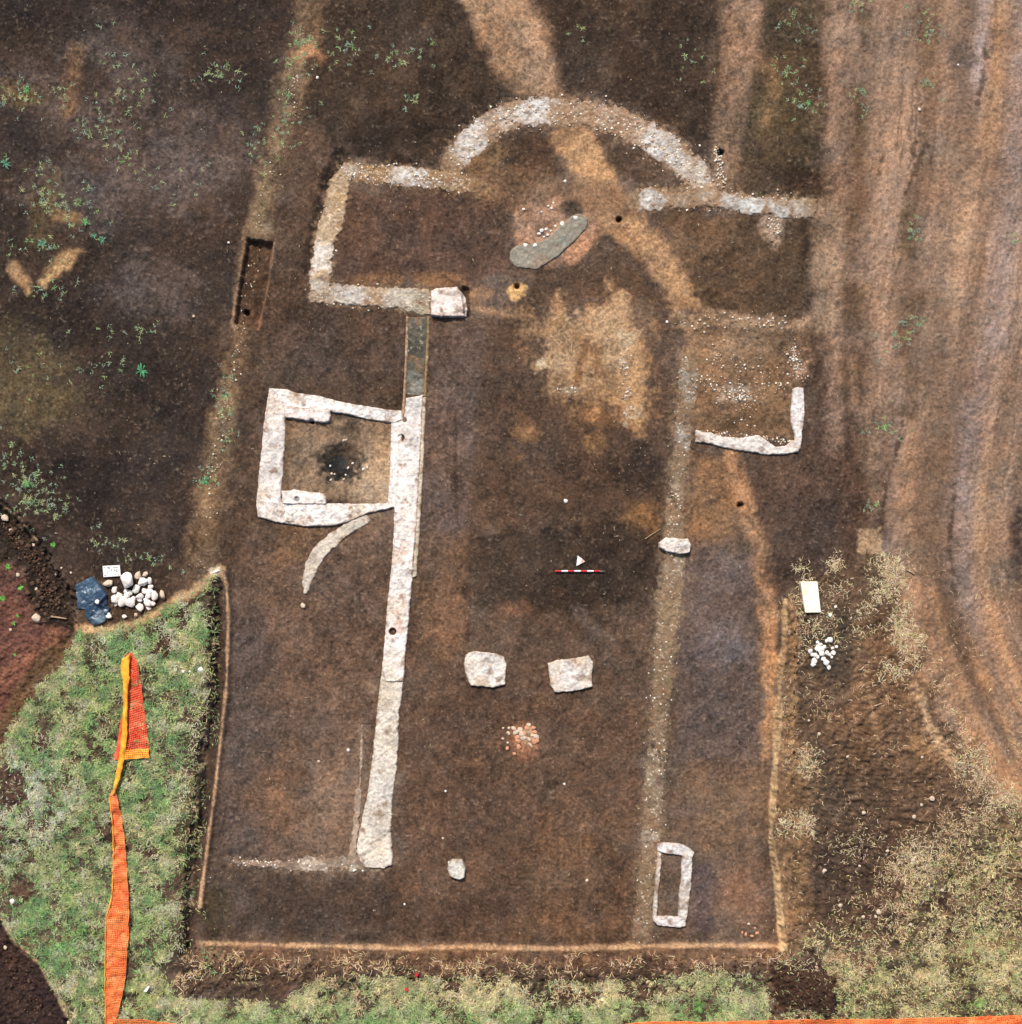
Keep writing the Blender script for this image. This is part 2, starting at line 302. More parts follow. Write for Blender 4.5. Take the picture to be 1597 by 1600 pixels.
paint('l', [(1330, 560, 4), (1333, 640, 4), (1355, 640, 3), (1357, 740, 4)], (144, 114, 92), .4, 6, 4)
paint('p', [(1342, 828), (1374, 826), (1380, 862), (1362, 866), (1338, 862)], (172, 140, 108), .85, 3, 4, 'F', .3)
# south-east rough ground
SE = [(1226, 925), (1330, 880), (1390, 870), (1420, 1000), (1480, 1130), (1560, 1250), (1760, 1300), (1760, 1760), (1200, 1760), (1230, 1500)]
paint('p', SE, (84, 64, 50), .95, 14, 9, 'M', .15)
paint('p', [(1330, 970), (1400, 960), (1460, 1120), (1500, 1215), (1440, 1200), (1350, 1200), (1290, 1150)], (110, 80, 56), .7, 18, 10, 'M', .3)
paint('l', [(1432, 1070, 7), (1450, 1130, 9), (1485, 1190, 10)], (164, 130, 98), .9, 6, 5)
paint('l', [(1360, 1090, 4), (1372, 1160, 5)], (146, 112, 82), .6, 5, 3)
paint('e', (1440, 1165, 22, 16, 30), (150, 110, 70), .7, 8, 5)
paint('p', [(1500, 1120), (1600, 1200), (1600, 1260), (1530, 1200)], (140, 96, 62), .6, 12, 8)
paint('p', [(1270, 1300), (1400, 1290), (1400, 1460), (1280, 1460)], (70, 53, 44), .8, 22, 12, 'M', .3)
paint('p', [(1290, 1120), (1400, 1130), (1390, 1290), (1290, 1290)], (88, 66, 50), .6, 18, 10, 'M', .3)
paint('p', [(1230, 1160), (1270, 1160), (1262, 1500), (1215, 1480)], (118, 88, 58), .6, 10, 8, 'M', .4)
tr = (np.sin(PY*.9+2*NM)*.5+.5)*sstep(12, 0, np.abs(PX-1345)-38)*sstep(1150, 1170, PY)*sstep(1280, 1255, PY)
COL = COL*(1-.22*tr[..., None]); HTR = tr
paint('e', (1300, 1010, 34, 60, 0), (66, 56, 46), .7, 14, 10)
# grass bases
SOILG = (84, 70, 52)
GL = [(338, 900), (326, 930), (326, 1000), (325, 1086), (314, 1133), (305, 1200), (295, 1300), (288, 1366), (282, 1433), (274, 1470), (258, 1520), (276, 1556), (350, 1568), (440, 1560), (500, 1530), (620, 1520), (700, 1528), (850, 1530), (960, 1535), (1100, 1520), (1200, 1522), (1205, 1588), (1200, 1760), (-150, 1760), (-150, 1750), (118, 1750), (112, 1600), (92, 1556), (62, 1500), (22, 1466), (3, 1430), (-6, 1330), (0, 1270), (-8, 1180), (25, 1130), (60, 1075), (95, 1040), (112, 1010), (122, 985), (190, 978), (225, 965), (262, 945), (300, 925), (330, 900)]
GL = [p for p in GL if p not in ((-150, 1760), (-150, 1750))]
GR = [(1250, 1500), (1280, 1470), (1310, 1468), (1345, 1500), (1400, 1490), (1425, 1430), (1440, 1360), (1490, 1325), (1530, 1275), (1600, 1270), (1760, 1250), (1760, 1760), (1205, 1760), (1210, 1590), (1316, 1588), (1300, 1540), (1280, 1515)]
paint('p', GL, SOILG, .9, 4, 3, 'F', .2)
paint('p', GR, (96, 80, 58), .7, 18, 10, 'M', .3)
# bare patches inside the grass
BARE = [(256, 1010, 20, 17, 0), (270, 1386, 22, 17, 0), (345, 1500, 40, 30, 0), (390, 1525, 26, 14, 0), (300, 1122, 20, 20, 0), (293, 940, 12, 10, 0), (285, 965, 12, 22, 0), (65, 1155, 14, 14, 0), (15, 1230, 30, 34, 0), (150, 1175, 14, 14, 0), (165, 1300, 22, 16, 0), (233, 1470, 12, 9, 0), (40, 1390, 24, 14, 0), (705, 1530, 14, 18, 0), (765, 1530, 14, 18, 0), (905, 1560, 44, 13, 0), (1000, 1545, 32, 18, 0), (640, 1520, 24, 10, 0), (440, 1545, 16, 18, 0), (1340, 1500, 22, 16, 0), (1460, 1410, 22, 14, 0), (225, 1330, 16, 10, 0), (300, 1190, 14, 30, 0), (215, 1575, 10, 8, 0)]
for e in BARE: paint('e', e, (78, 56, 46), .95, 5, 7, 'F', .2)
# south lip, spoil
paint('p', [(300, 1474), (620, 1479), (880, 1480), (1230, 1476), (1236, 1505), (900, 1512), (600, 1512), (300, 1505)], (102, 74, 54), .95, 4, 5, 'F', .2)
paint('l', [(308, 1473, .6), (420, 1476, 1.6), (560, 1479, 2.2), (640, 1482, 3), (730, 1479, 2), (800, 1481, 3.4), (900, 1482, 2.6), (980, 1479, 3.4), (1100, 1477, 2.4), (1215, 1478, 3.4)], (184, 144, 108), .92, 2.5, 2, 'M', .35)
paint('p', [(290, 1500), (620, 1500), (900, 1506), (1210, 1500), (1205, 1522), (900, 1530), (500, 1530), (300, 1550)], (84, 62, 48), .85, 6, 8, 'F', .3)
paint('p', [(1212, 1500), (1270, 1486), (1300, 1530), (1318, 1575), (1290, 1586), (1210, 1586), (1203, 1540)], (58, 40, 32), .98, 4, 8, 'F')
# east lip
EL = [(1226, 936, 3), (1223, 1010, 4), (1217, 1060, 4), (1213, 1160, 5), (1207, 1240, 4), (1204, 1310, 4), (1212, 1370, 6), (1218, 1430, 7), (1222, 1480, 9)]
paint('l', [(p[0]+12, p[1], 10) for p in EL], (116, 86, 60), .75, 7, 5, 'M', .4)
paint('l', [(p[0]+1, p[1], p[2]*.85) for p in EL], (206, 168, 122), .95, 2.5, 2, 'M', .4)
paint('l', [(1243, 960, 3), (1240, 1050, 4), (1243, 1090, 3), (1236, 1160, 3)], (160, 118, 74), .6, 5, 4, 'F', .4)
# west side: ditch and crest
WC = [(345, 893, 4), (354, 915, 3), (357, 960, 3), (354, 1066, 2.5), (344, 1166, 2.5), (334, 1250, 2.5), (325, 1316, 3), (314, 1400, 3.5), (312, 1418, 3)]
WD = [(338, 940, 6), (344, 1000, 8), (343, 1066, 9), (333, 1166, 9), (322, 1250, 8), (312, 1316, 7), (304, 1400, 7), (296, 1470, 10)]
paint('l', WD, (68, 50, 40), .95, 4, 2)
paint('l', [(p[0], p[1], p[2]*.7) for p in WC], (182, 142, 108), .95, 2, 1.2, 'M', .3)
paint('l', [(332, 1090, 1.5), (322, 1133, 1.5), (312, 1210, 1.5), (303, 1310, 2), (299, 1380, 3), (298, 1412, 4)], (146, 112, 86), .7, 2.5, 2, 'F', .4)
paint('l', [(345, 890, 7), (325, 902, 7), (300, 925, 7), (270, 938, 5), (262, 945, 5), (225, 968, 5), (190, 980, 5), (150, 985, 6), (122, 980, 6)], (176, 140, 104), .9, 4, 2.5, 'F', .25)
paint('e', (336, 893, 10, 7, -20), (214, 196, 172), .9, 3, 2, 'F')
# dark soil by the stone pile
paint('p', [(110, 895), (240, 890), (262, 930), (200, 970), (120, 970)], (62, 48, 38), .7, 12, 6)
# left slope and red soil
RED = [(-150, 845), (20, 860), (45, 905), (60, 960), (100, 980), (118, 990), (108, 1015), (60, 1070), (22, 1130), (0, 1170), (-150, 1230)]
paint('p', RED, (92, 58, 50), .95, 5, 4, 'F', .12)
paint('p', [(110, 990), (112, 1012), (60, 1070), (22, 1130), (-5, 1180), (-10, 1140), (40, 1050), (80, 1000)], (86, 64, 44), .9, 6, 5)
paint('l', [(95, 985, 4), (50, 1020, 8), (10, 1060, 12)], (124, 80, 62), .6, 8, 5)
paint('p', [(-150, 760), (0, 788), (30, 815), (62, 850), (85, 895), (112, 930), (112, 985), (70, 975), (45, 935), (35, 885), (-150, 845)], (46, 36, 30), .95, 4, 4, 'F')
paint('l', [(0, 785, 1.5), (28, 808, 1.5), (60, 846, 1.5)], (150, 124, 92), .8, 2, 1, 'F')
paint('p', [(-150, 1400), (2, 1440), (20, 1472), (60, 1506), (90, 1560), (110, 1604), (112, 1750), (-150, 1750)], (54, 38, 38), .98, 3, 3, 'F', .1)
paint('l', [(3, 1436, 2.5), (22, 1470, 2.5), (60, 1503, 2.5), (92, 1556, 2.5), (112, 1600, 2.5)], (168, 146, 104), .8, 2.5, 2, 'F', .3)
# slot
SLOT = [(386, 373), (426, 379), (418, 440), (402, 514), (366, 506), (375, 440)]
paint('p', [(714, 446), (732, 450), (736, 497), (690, 499), (672, 495), (715, 480)], (60, 46, 37), .8, 3, 2, 'F')  # darker ground along the right and lower sides of the white block
paint('p', SLOT, (82, 58, 42), .96, 1.5, 1, 'F')
paint('l', [(384, 374, 2), (373, 440, 2.5), (363, 506, 3), (368, 516, 2)], (146, 108, 80), .8, 2.5, 1.5, 'F')
paint('l', [(428, 380, 1.2), (420, 440, 1.2), (404, 514, 1.5)], (136, 98, 74), .8, 1.6, 1, 'F')
paint('e', (415, 358, 14, 8, 0), (136, 118, 96), .6, 6, 5, 'F', .5)
HOLES = [(383, 487, 4.5), (967, 343, 4), (808, 447, 3.8), (1157, 789, 4), (1126, 238, 4), (488, 659, 3.5)]
for x, y, r in HOLES:
    paint('e', (x, y, r, r, 0), (40, 32, 26), .85, 2, 1, 'F')
# overall fine mottling of the soil
NX = fbm(PX, PY, 3.0, 2, 7); NH = fbm(PX, PY, 15, 5, 4); NH2 = fbm(PX, PY, 60, 5, 1)
lum = COL.mean(-1, keepdims=True); dk = sstep(.32, .16, lum)          # bare earth, not plaster
COL = COL*(1-.17)+lum*.17
COL *= 1+(.25*dk)
COL *= np.clip(lum/.065, .3, 3)**(.17*np.clip(dk, 0, 1))*np.array([.99, .98, .895])
NG = fbm(PX, PY, 1.9, 1, 3)
AN = fbm(PX*.93+PY*.2, (PY*.93-PX*.2)*.16, 3.2, 3, 5); AN2 = fbm((PX*.8-PY*.6)*.14, PX*.6+PY*.8, 4, 3, 2)
gr = 1-.45*TRK
tone = 1+.09*AN+.07*AN2+.13*NM*gr+.08*NF*gr+.16*NL2+.09*NX*gr+.12*NH*gr+.13*NG*gr
COL *= np.clip(tone, .45, 1.9)[..., None]
COL *= 1+(dk*(.035*NH+.06*NH2)[..., None])*np.array([1.0, .1, -.8])   # warmer and cooler earth
crk = np.abs(fbm(PX, PY, 34, 4, 6)); crk = sstep(.05, .0, crk)*sstep(.1, .6, NL2+.6*NM2)
COL *= 1-.26*crk[..., None]
fl = sstep(1.35, 1.7, NX+.4*NF)[..., None]*dk*.25
COL = COL*(1-fl)+S(170, 146, 122)*fl
COL = np.clip(COL, .004, .95)

# ------------------------------------------------------------------ relief
HT += .02*NL
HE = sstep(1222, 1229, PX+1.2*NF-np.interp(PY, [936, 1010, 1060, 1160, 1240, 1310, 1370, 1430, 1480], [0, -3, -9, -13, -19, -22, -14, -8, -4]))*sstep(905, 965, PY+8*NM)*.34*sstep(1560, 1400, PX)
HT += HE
LOW = [(-150, 760), (0, 788), (30, 815), (62, 850), (85, 895), (112, 930), (116, 988), (108, 1014), (60, 1074), (22, 1132), (-5, 1180), (-150, 1230)]
level('p', LOW, -.45, 9, 3, 'F', False)
level('p', [(-150, 1400), (0, 1440), (20, 1474), (58, 1508), (90, 1562), (112, 1606), (112, 1750), (-150, 1750)], -.4, 5, 2, 'F', False)
PLAT = [(340, 894), (331, 925), (329, 1000), (330, 1086), (319, 1133), (309, 1200), (300, 1300), (292, 1366), (286, 1433), (284, 1492), (450, 1496), (700, 1500), (900, 1501), (1225, 1494), (1300, 1500), (1400, 1490), (1760, 1470), (1760, 1760), (114, 1760), (110, 1606), (90, 1560), (60, 1506), (22, 1470), (3, 1436), (-8, 1330), (-2, 1230), (0, 1172), (24, 1132), (60, 1076), (95, 1042), (110, 1014), (118, 990), (190, 983), (225, 970), (262, 950), (300, 930), (328, 903)]
level('p', PLAT, .5, 7, 3, 'F')
level('l', [(p[0], p[1], p[2]+1) for p in WC], .15, 5, 1.2, 'M')
addh('l', WD, -.02, 5, 1)
level('p', [(300, 1477), (620, 1482), (880, 1482), (1226, 1478), (1234, 1498), (900, 1506), (600, 1506), (290, 1500)], .42, 3.5, 3, 'M')
addh('p', [(1208, 1500), (1265, 1488), (1300, 1530), (1314, 1575), (1290, 1584), (1212, 1584), (1205, 1540)], .3, 24, 6)
addh('l', [(330, 1500, 8), (500, 1512, 8), (700, 1512, 6), (1000, 1514, 8), (1200, 1510, 8)], .08, 10, 6)
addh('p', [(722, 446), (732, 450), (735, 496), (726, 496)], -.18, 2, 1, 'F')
level('p', SLOT, -.3, 2, .8, 'F', False)
for x, y, r in HOLES: addh('e', (x, y, r, r, 0), -.35, 2, .6, 'F')
addh('e', (532, 722, 24, 20, 0), -.16, 12, 3)
addh('l', [(1090, 690, 10), (1150, 705, 12), (1250, 705, 12)], 0, 5)
sl_, m = shape_mask('p', GL, 3, 3, 'F'); HT[sl_] += m*(.035*NH[sl_]+.03*NF[sl_])
sl_, m = shape_mask('p', GR, 20, 10, 'M'); HT[sl_] += m*(.03*NH[sl_]+.025*NF[sl_])
HT += TRK*(.045*ST+.03*ST2)-.015*HTR-.02*TRK*LNK
HT += .004*AN+.004*AN2+.010*NM+.009*NF+.007*NX-.012*crk
rough = np.zeros((CN, CN)); 
for pl, a in ((LOW, 1), (SE, .8), ([(290, 1495), (1215, 1500), (1215, 1530), (290, 1550)], 1.2), ([(1208, 1500), (1265, 1488), (1300, 1530), (1314, 1575), (1290, 1584), (1212, 1584)], 1.5)):
    sl_, m = shape_mask('p', pl, 8, 5, 'M'); rough[sl_] = np.maximum(rough[sl_], m*a)
sl_, m = shape_mask('p', [(-150, 1400), (0, 1440), (20, 1474), (58, 1508), (90, 1562), (112, 1606), (112, 1750), (-150, 1750)], 5, 3, 'F')
rough[sl_] = np.maximum(rough[sl_], m*1.2)
HT += rough*(.02*NM2+.028*NF+.015*NX)
HT[sl_] += m*.05*np.sin((PX[sl_]-PY[sl_]*.62)*.16+NM[sl_])

def samp(A, x, y):
    u = np.clip((np.asarray(x, float)-C0)/CST, 0, CN-1.001); v = np.clip((np.asarray(y, float)-C0)/CST, 0, CN-1.001)
    i = u.astype(int); j = v.astype(int); fu = u-i; fv = v-j
    if A.ndim == 3: fu = fu[..., None]; fv = fv[..., None]
    return (A[j, i]*(1-fu)+A[j, i+1]*fu)*(1-fv)+(A[j+1, i]*(1-fu)+A[j+1, i+1]*fu)*fv
def gz(px, py): return samp(HT, px, py)              # at world-pixel coordinates
def P(px, py, dz=0.0):                               # apparent photo pixel -> world point
    px = np.asarray(px, float); py = np.asarray(py, float); z = dz+0*px
    for _ in range(3):
        k = 1-z/HC; wx = CX+(px-CX)*k; wy = CY+(py-CY)*k; z = gz(wx, wy)+dz
    return (wx-CX)/S_, (CY-wy)/S_, z
def PV(px, py, dz=0.0):
    x, y, z = P(px, py, dz); return Vector((float(x), float(y), float(z)))

# ------------------------------------------------------------------ materials
def mat_attr(name, rough=.95, var=.25, sc1=28., sc2=90., bump=.35, bdist=.02):
    m = bpy.data.materials.new(name); m.use_nodes = True; n = m.node_tree; L = n.links
    b = n.nodes['Principled BSDF']; b.inputs['Roughness'].default_value = rough; b.inputs['Specular IOR Level'].default_value = .15
    at = n.nodes.new('ShaderNodeAttribute'); at.attribute_name = 'Col'
    g = n.nodes.new('ShaderNodeNewGeometry')
    outs = []
    for s in (sc1, sc2):
        z = n.nodes.new('ShaderNodeTexNoise'); z.inputs['Scale'].default_value = s; z.inputs['Detail'].default_value = 4; z.inputs['Roughness'].default_value = .65
        L.new(g.outputs['Position'], z.inputs['Vector']); outs.append(z.outputs['Fac'])
    ad = n.nodes.new('ShaderNodeMath'); ad.operation = 'ADD'; L.new(outs[0], ad.inputs[0]); L.new(outs[1], ad.inputs[1])
    mr = n.nodes.new('ShaderNodeMapRange'); mr.inputs[1].default_value = .6; mr.inputs[2].default_value = 1.4
    mr.inputs[3].default_value = 1-var*1.6; mr.inputs[4].default_value = 1+var*1.6; L.new(ad.outputs[0], mr.inputs[0])
    vm = n.nodes.new('ShaderNodeVectorMath'); vm.operation = 'SCALE'; L.new(at.outputs['Color'], vm.inputs[0]); L.new(mr.outputs[0], vm.inputs['Scale'])
    L.new(vm.outputs[0], b.inputs['Base Color'])
    bp = n.nodes.new('ShaderNodeBump'); bp.inputs['Strength'].default_value = bump; bp.inputs['Distance'].default_value = bdist
    L.new(ad.outputs[0], bp.inputs['Height']); L.new(bp.outputs[0], b.inputs['Normal'])
    return m
def mat_mix(name, c1, c2, scale=8., rough=.9, bump=.2, bdist=.01, lo=.35, hi=.65, spec=.2, c3=None):
    m = bpy.data.materials.new(name); m.use_nodes = True; n = m.node_tree; L = n.links
    b = n.nodes['Principled BSDF']; b.inputs['Roughness'].default_value = rough; b.inputs['Specular IOR Level'].default_value = spec
    tc = n.nodes.new('ShaderNodeTexCoord'); oi = n.nodes.new('ShaderNodeObjectInfo')
    z = n.nodes.new('ShaderNodeTexNoise'); z.noise_dimensions = '4D'; z.inputs['Scale'].default_value = scale; z.inputs['Detail'].default_value = 6; z.inputs['Roughness'].default_value = .65
    ml = n.nodes.new('ShaderNodeMath'); ml.operation = 'MULTIPLY'; ml.inputs[1].default_value = 50; L.new(oi.outputs['Random'], ml.inputs[0])
    L.new(tc.outputs['Object'], z.inputs['Vector']); L.new(ml.outputs[0], z.inputs['W'])
    r = n.nodes.new('ShaderNodeValToRGB'); r.color_ramp.elements[0].position = lo; r.color_ramp.elements[1].position = hi
    r.color_ramp.elements[0].color = (*S(c1), 1); r.color_ramp.elements[1].color = (*S(c2), 1)
    if c3 is not None:
        e = r.color_ramp.elements.new((lo+hi)/2); e.color = (*S(c3), 1)
    L.new(z.outputs['Fac'], r.inputs[0]); L.new(r.outputs[0], b.inputs['Base Color'])
    bp = n.nodes.new('ShaderNodeBump'); bp.inputs['Strength'].default_value = bump; bp.inputs['Distance'].default_value = bdist
    L.new(z.outputs['Fac'], bp.inputs['Height']); L.new(bp.outputs[0], b.inputs['Normal'])
    return m
M_SOIL = mat_attr('soil', .97, .46, 8., 30., .9, .03)
M_WALL = mat_attr('masonry', .95, .2, 9., 40., .6, .02)
M_BLADE = mat_attr('foliage', .8, .12, 5., 30., 0, .01)
M_PEB = mat_attr('pebble', .9, .15, 20., 60., .2, .01)
M_STONE = mat_mix('limestone', (190, 172, 152), (248, 242, 234), 4, .85, .6, .04, .3, .52)
M_TAN = mat_mix('tan_stone', (176, 150, 124), (232, 216, 196), 6, .9, .5, .03)
M_CLOD = mat_mix('clod', (58, 44, 36), (112, 88, 72), 5, .97, .6, .03)
M_NET = mat_mix('orange_plastic', (252, 104, 56), (255, 152, 80), 2.2, .45, .05, .01, .35, .65, .4)
M_NETR = mat_mix('red_orange_plastic', (240, 66, 42), (255, 112, 72), 3.2, .45, .05, .01, .35, .65, .4)
M_NETY = mat_mix('yellow_orange_plastic', (252, 140, 32), (255, 196, 66), 3.0, .45, .1, .01, .35, .65, .4)
M_WHITE = mat_mix('white_paint', (226, 222, 218), (250, 248, 246), 9, .6, .05)
M_RED = mat_mix('red_paint', (186, 40, 46), (214, 60, 64), 9, .5, .05)
M_PINK = mat_mix('pink_plate', (214, 168, 156), (232, 190, 178), 9, .6, .05)
M_METAL = mat_mix('steel', (120, 110, 108), (150, 140, 138), 20, .4, .05)
M_INK = mat_mix('grey_ink', (120, 112, 122), (170, 160, 168), 30, .8, 0)
M_FOAM = mat_mix('cream_foam', (250, 236, 196), (255, 252, 238), 3, .9, .15)
M_WOOD = mat_mix('bare_wood', (150, 122, 96), (196, 170, 142), 14, .9, .2)
M_BRICK = mat_mix('burnt_brick', (176, 108, 76), (226, 180, 146), 6, .95, .4, .02)
M_TARP = mat_attr('blue_plastic', .35, .1, 8., 30., .15, .01)
M_TARP.node_tree.nodes['Principled BSDF'].inputs['Specular IOR Level'].default_value = .5

# ------------------------------------------------------------------ mesh building
COLL = sc.collection
def mesh_np(name, V, F, col=None, smooth=True, mat=None):
    me = bpy.data.meshes.new(name); V = np.asarray(V, np.float32); F = np.asarray(F, np.int32)
    k = F.shape[1]
    me.vertices.add(len(V)); me.vertices.foreach_set('co', V.ravel())
    me.loops.add(F.size); me.loops.foreach_set('vertex_index', F.ravel())
    me.polygons.add(len(F)); me.polygons.foreach_set('loop_start', np.arange(0, F.size, k, dtype=np.int32))
    me.polygons.foreach_set('loop_total', np.full(len(F), k, np.int32))
    me.update(calc_edges=True)
    if smooth: me.polygons.foreach_set('use_smooth', np.ones(len(F), bool))
    if col is not None:
        a = me.color_attributes.new('Col', 'FLOAT_COLOR', 'POINT')
        c = np.ones((len(V), 4), np.float32); c[:, :3] = col; a.data.foreach_set('color', c.ravel())
    if mat: me.materials.append(mat)
    return me
def link(me, name, parent=None, loc=None):
    o = bpy.data.objects.new(name, me); COLL.objects.link(o)
    if loc is not None: o.location = loc
    if parent: o.parent = parent
    return o
def tag(o, label=None, cat=None, group=None, kind=None):
    for k, v in (('label', label), ('category', cat), ('group', group), ('kind', kind)):
        if v: o[k] = v
    return o
def empty(name, loc, label, cat, group=None):
    o = bpy.data.objects.new(name, None); COLL.objects.link(o); o.location = loc; o.empty_display_size = .2
    return tag(o, label, cat, group)

# ------------------------------------------------------------------ ground
fine = np.arange(-112, 1712, 1.45)
ext = np.array([30, 90, 200, 450, 1000, 2500, 6000, 14000.])
gx = np.concatenate([fine[0]-ext[::-1], fine, fine[-1]+ext])
GX, GY = np.meshgrid(gx, gx); n = len(gx)
Z = gz(GX, GY)
inside = (GX > C0) & (GX < 1745) & (GY > C0) & (GY < 1745)
k = 1-Z/HC; AX = CX+(GX-CX)/k; AY = CY+(GY-CY)/k
CC = samp(COL, AX, AY)
far = ~inside
tt = sstep(-.6, .6, fbm(GX[far], GY[far], 900, 4, 2))[:, None]
CC[far] = S(96, 76, 58)*(1-tt)+S(104, 108, 70)*tt; Z = np.where(far, 0.05, Z)
V = np.stack([(GX-CX)/S_, (CY-GY)/S_, Z], -1).reshape(-1, 3)
idx = np.arange(n*n).reshape(n, n)
F = np.stack([idx[:-1, :-1], idx[1:, :-1], idx[1:, 1:], idx[:-1, 1:]], -1).reshape(-1, 4)
tag(link(mesh_np('ground', V, F, CC.reshape(-1, 3), True, M_SOIL), 'ground'), kind='structure')

# ------------------------------------------------------------------ masonry slabs that follow the ground
def voro(x, y, s, k=0):
    xs, ys = x/s, y/s; xi = np.floor(xs).astype(int); yi = np.floor(ys).astype(int)
    b1 = np.full(x.shape, 9.); b2 = np.full(x.shape, 9.); cid = np.zeros(x.shape)
    for dx in (-1, 0, 1):
        for dy in (-1, 0, 1):
            a = (xi+dx) & 255; b = (yi+dy) & 255
            d = np.hypot(xi+dx+.1+.8*T[k % 8][b, a]-xs, yi+dy+.1+.8*T[(k+1) % 8][b, a]-ys)
            cl = d < b1; b2 = np.where(cl, b1, np.minimum(b2, d)); cid = np.where(cl, T[(k+2) % 8][b, a], cid); b1 = np.where(cl, d, b1)
    return b2-b1, cid
SLN = [0]
def slab(name, poly, h, base, label=None, cat=None, parent=None, blobs=(), amp=1.4, soft=1.2, fade=0., stony=.35, holes=(), step=1.0, lump=.012, mat=None, group=None, line=False, hfun=None, cell=5., kind='p', rimcol=None, alpha=1.):
    SLN[0] += 1; kk = SLN[0]
    pts = poly; r = max([p[2] for p in pts]) if kind == 'l' else 0
    m = 4+soft+amp*2+r
    x = np.arange(min(p[0] for p in pts)-m, max(p[0] for p in pts)+m, step); y = np.arange(min(p[1] for p in pts)-m, max(p[1] for p in pts)+m, step)
    X, Y = np.meshgrid(x, y)
    d = (sdf_line if kind == 'l' else sdf_poly)(X, Y, pts)
    n1 = fbm(X, Y, 6, 3, kk); n2 = fbm(X, Y, 22, 4, kk+3)
    s = d+amp*(.45*n1+.4*n2)
    a = sstep(soft, -soft, s)
    e, cid = voro(X+2*n1, Y+2*n1, cell, kk)
    ctr = (sum(p[0] for p in pts)/len(pts), sum(p[1] for p in pts)/len(pts))
    kf = 1-h/HC; WX = CX+(X-CX)*kf; WY = CY+(Y-CY)*kf
    g = gz(WX, WY)
    top = h+lump*n2+lump*.6*n1+stony*.02*(cid-.5)+.012*stony*np.clip(e*3, 0, 1)
    if hfun is not None: top = top+hfun(X, Y, d)
    c = np.zeros(X.shape+(3,)); c[:] = S(base)
    for (bx, by, br, bc, ba) in blobs:
        q = sstep(br+6, br-6, np.hypot(X-bx, Y-by)+7*n2+4*n1)*ba*(.85+.3*n1); c = c*(1-q[..., None])+S(bc)*q[..., None]
    c *= (1+.09*n2+.08*n1+.06*fbm(X, Y, 3, 2, kk)+stony*.55*(cid-.45)*sstep(0, .35, e)-stony*.25*sstep(.18, 0, e))[..., None]
    br = sstep(.86, .9, cid)*sstep(.1, .4, e)*stony*1.1
    c = c*(1-np.clip(br, 0, .8)[..., None])+S(226, 212, 192)*np.clip(br, 0, .8)[..., None]
    if stony > .12 and mat is None:
        e2, c2 = voro(X+4*n1+2*n2, Y+4*n1, 12., kk+4)
        jm = sstep(-.5, .3, fbm(X, Y, 30, 3, kk+1)); jt = sstep(.10, .0, e2)*jm
        c *= (1-.30*jt+.14*(c2-.5)*jm)[..., None]; top = top-.014*jt+.016*(c2-.5)*jm
    for (hx, hy, hr, hd, hc) in holes:
        q = sstep(hr+1, hr-1, np.hypot(X-hx, Y-hy)); top = top-hd*q; c = c*(1-q[..., None])+S(hc)*q[..., None]
    if fade > 0 or soft > 2.5 or alpha < 1:
        gc = samp(COL, X, Y); al = sstep(soft, -soft, s+soft*.3)*np.clip(alpha-fade*np.clip(.5+n2, 0, 1.2)*1.0, 0, 1)
        c = gc*(1-al[..., None])+c*al[..., None]
    if rimcol is not None:
        q = sstep(-4, -1, s)[..., None]*.6; c = c*(1-q)+S(rimcol)*q
    pass
    # soil smeared over the edges
    q = (sstep(-3.2, 0, s+2.2*n1)*.45+np.clip(fbm(X, Y, 13, 4, kk+2)-.5, 0, 1)*.8*(1 if stony > .2 else .4))[..., None]
    q = np.clip(q, 0, .8) if mat is None else 0
    c = c*(1-q)+S(128, 98, 74)*q
    Z = g+(-.10-.02)*(1-a)+top*a if soft <= 2.5 else g-.05*(1-a)+top*a
    keep = s < soft+1.5
    fk = keep[:-1, :-1] | keep[1:, :-1] | keep[1:, 1:] | keep[:-1, 1:]
    N, Mx = X.shape; id_ = np.arange(N*Mx).reshape(N, Mx)
    Fc = np.stack([id_[:-1, :-1], id_[1:, :-1], id_[1:, 1:], id_[:-1, 1:]], -1)[fk]
    used = np.unique(Fc); remap = np.zeros(N*Mx, int); remap[used] = np.arange(len(used))
    Vv = np.stack([(WX-CX)/S_, (CY-WY)/S_, Z], -1).reshape(-1, 3)[used]
    o0 = np.array(PV(*ctr)); 
    me = mesh_np(name, Vv-o0, remap[Fc], np.clip(c.reshape(-1, 3)[used], .004, .92), True, mat or M_WALL)
    loc = Vector(o0)-(parent.location if parent else Vector((0, 0, 0)))
    o = link(me, name, parent, loc)
    if label: tag(o, label, cat, group)
    return o
WHT = (232, 223, 215); GRY = (176, 172, 164); PINK = (214, 198, 186); TANW = (150, 122, 92); OCH = (196, 164, 128)

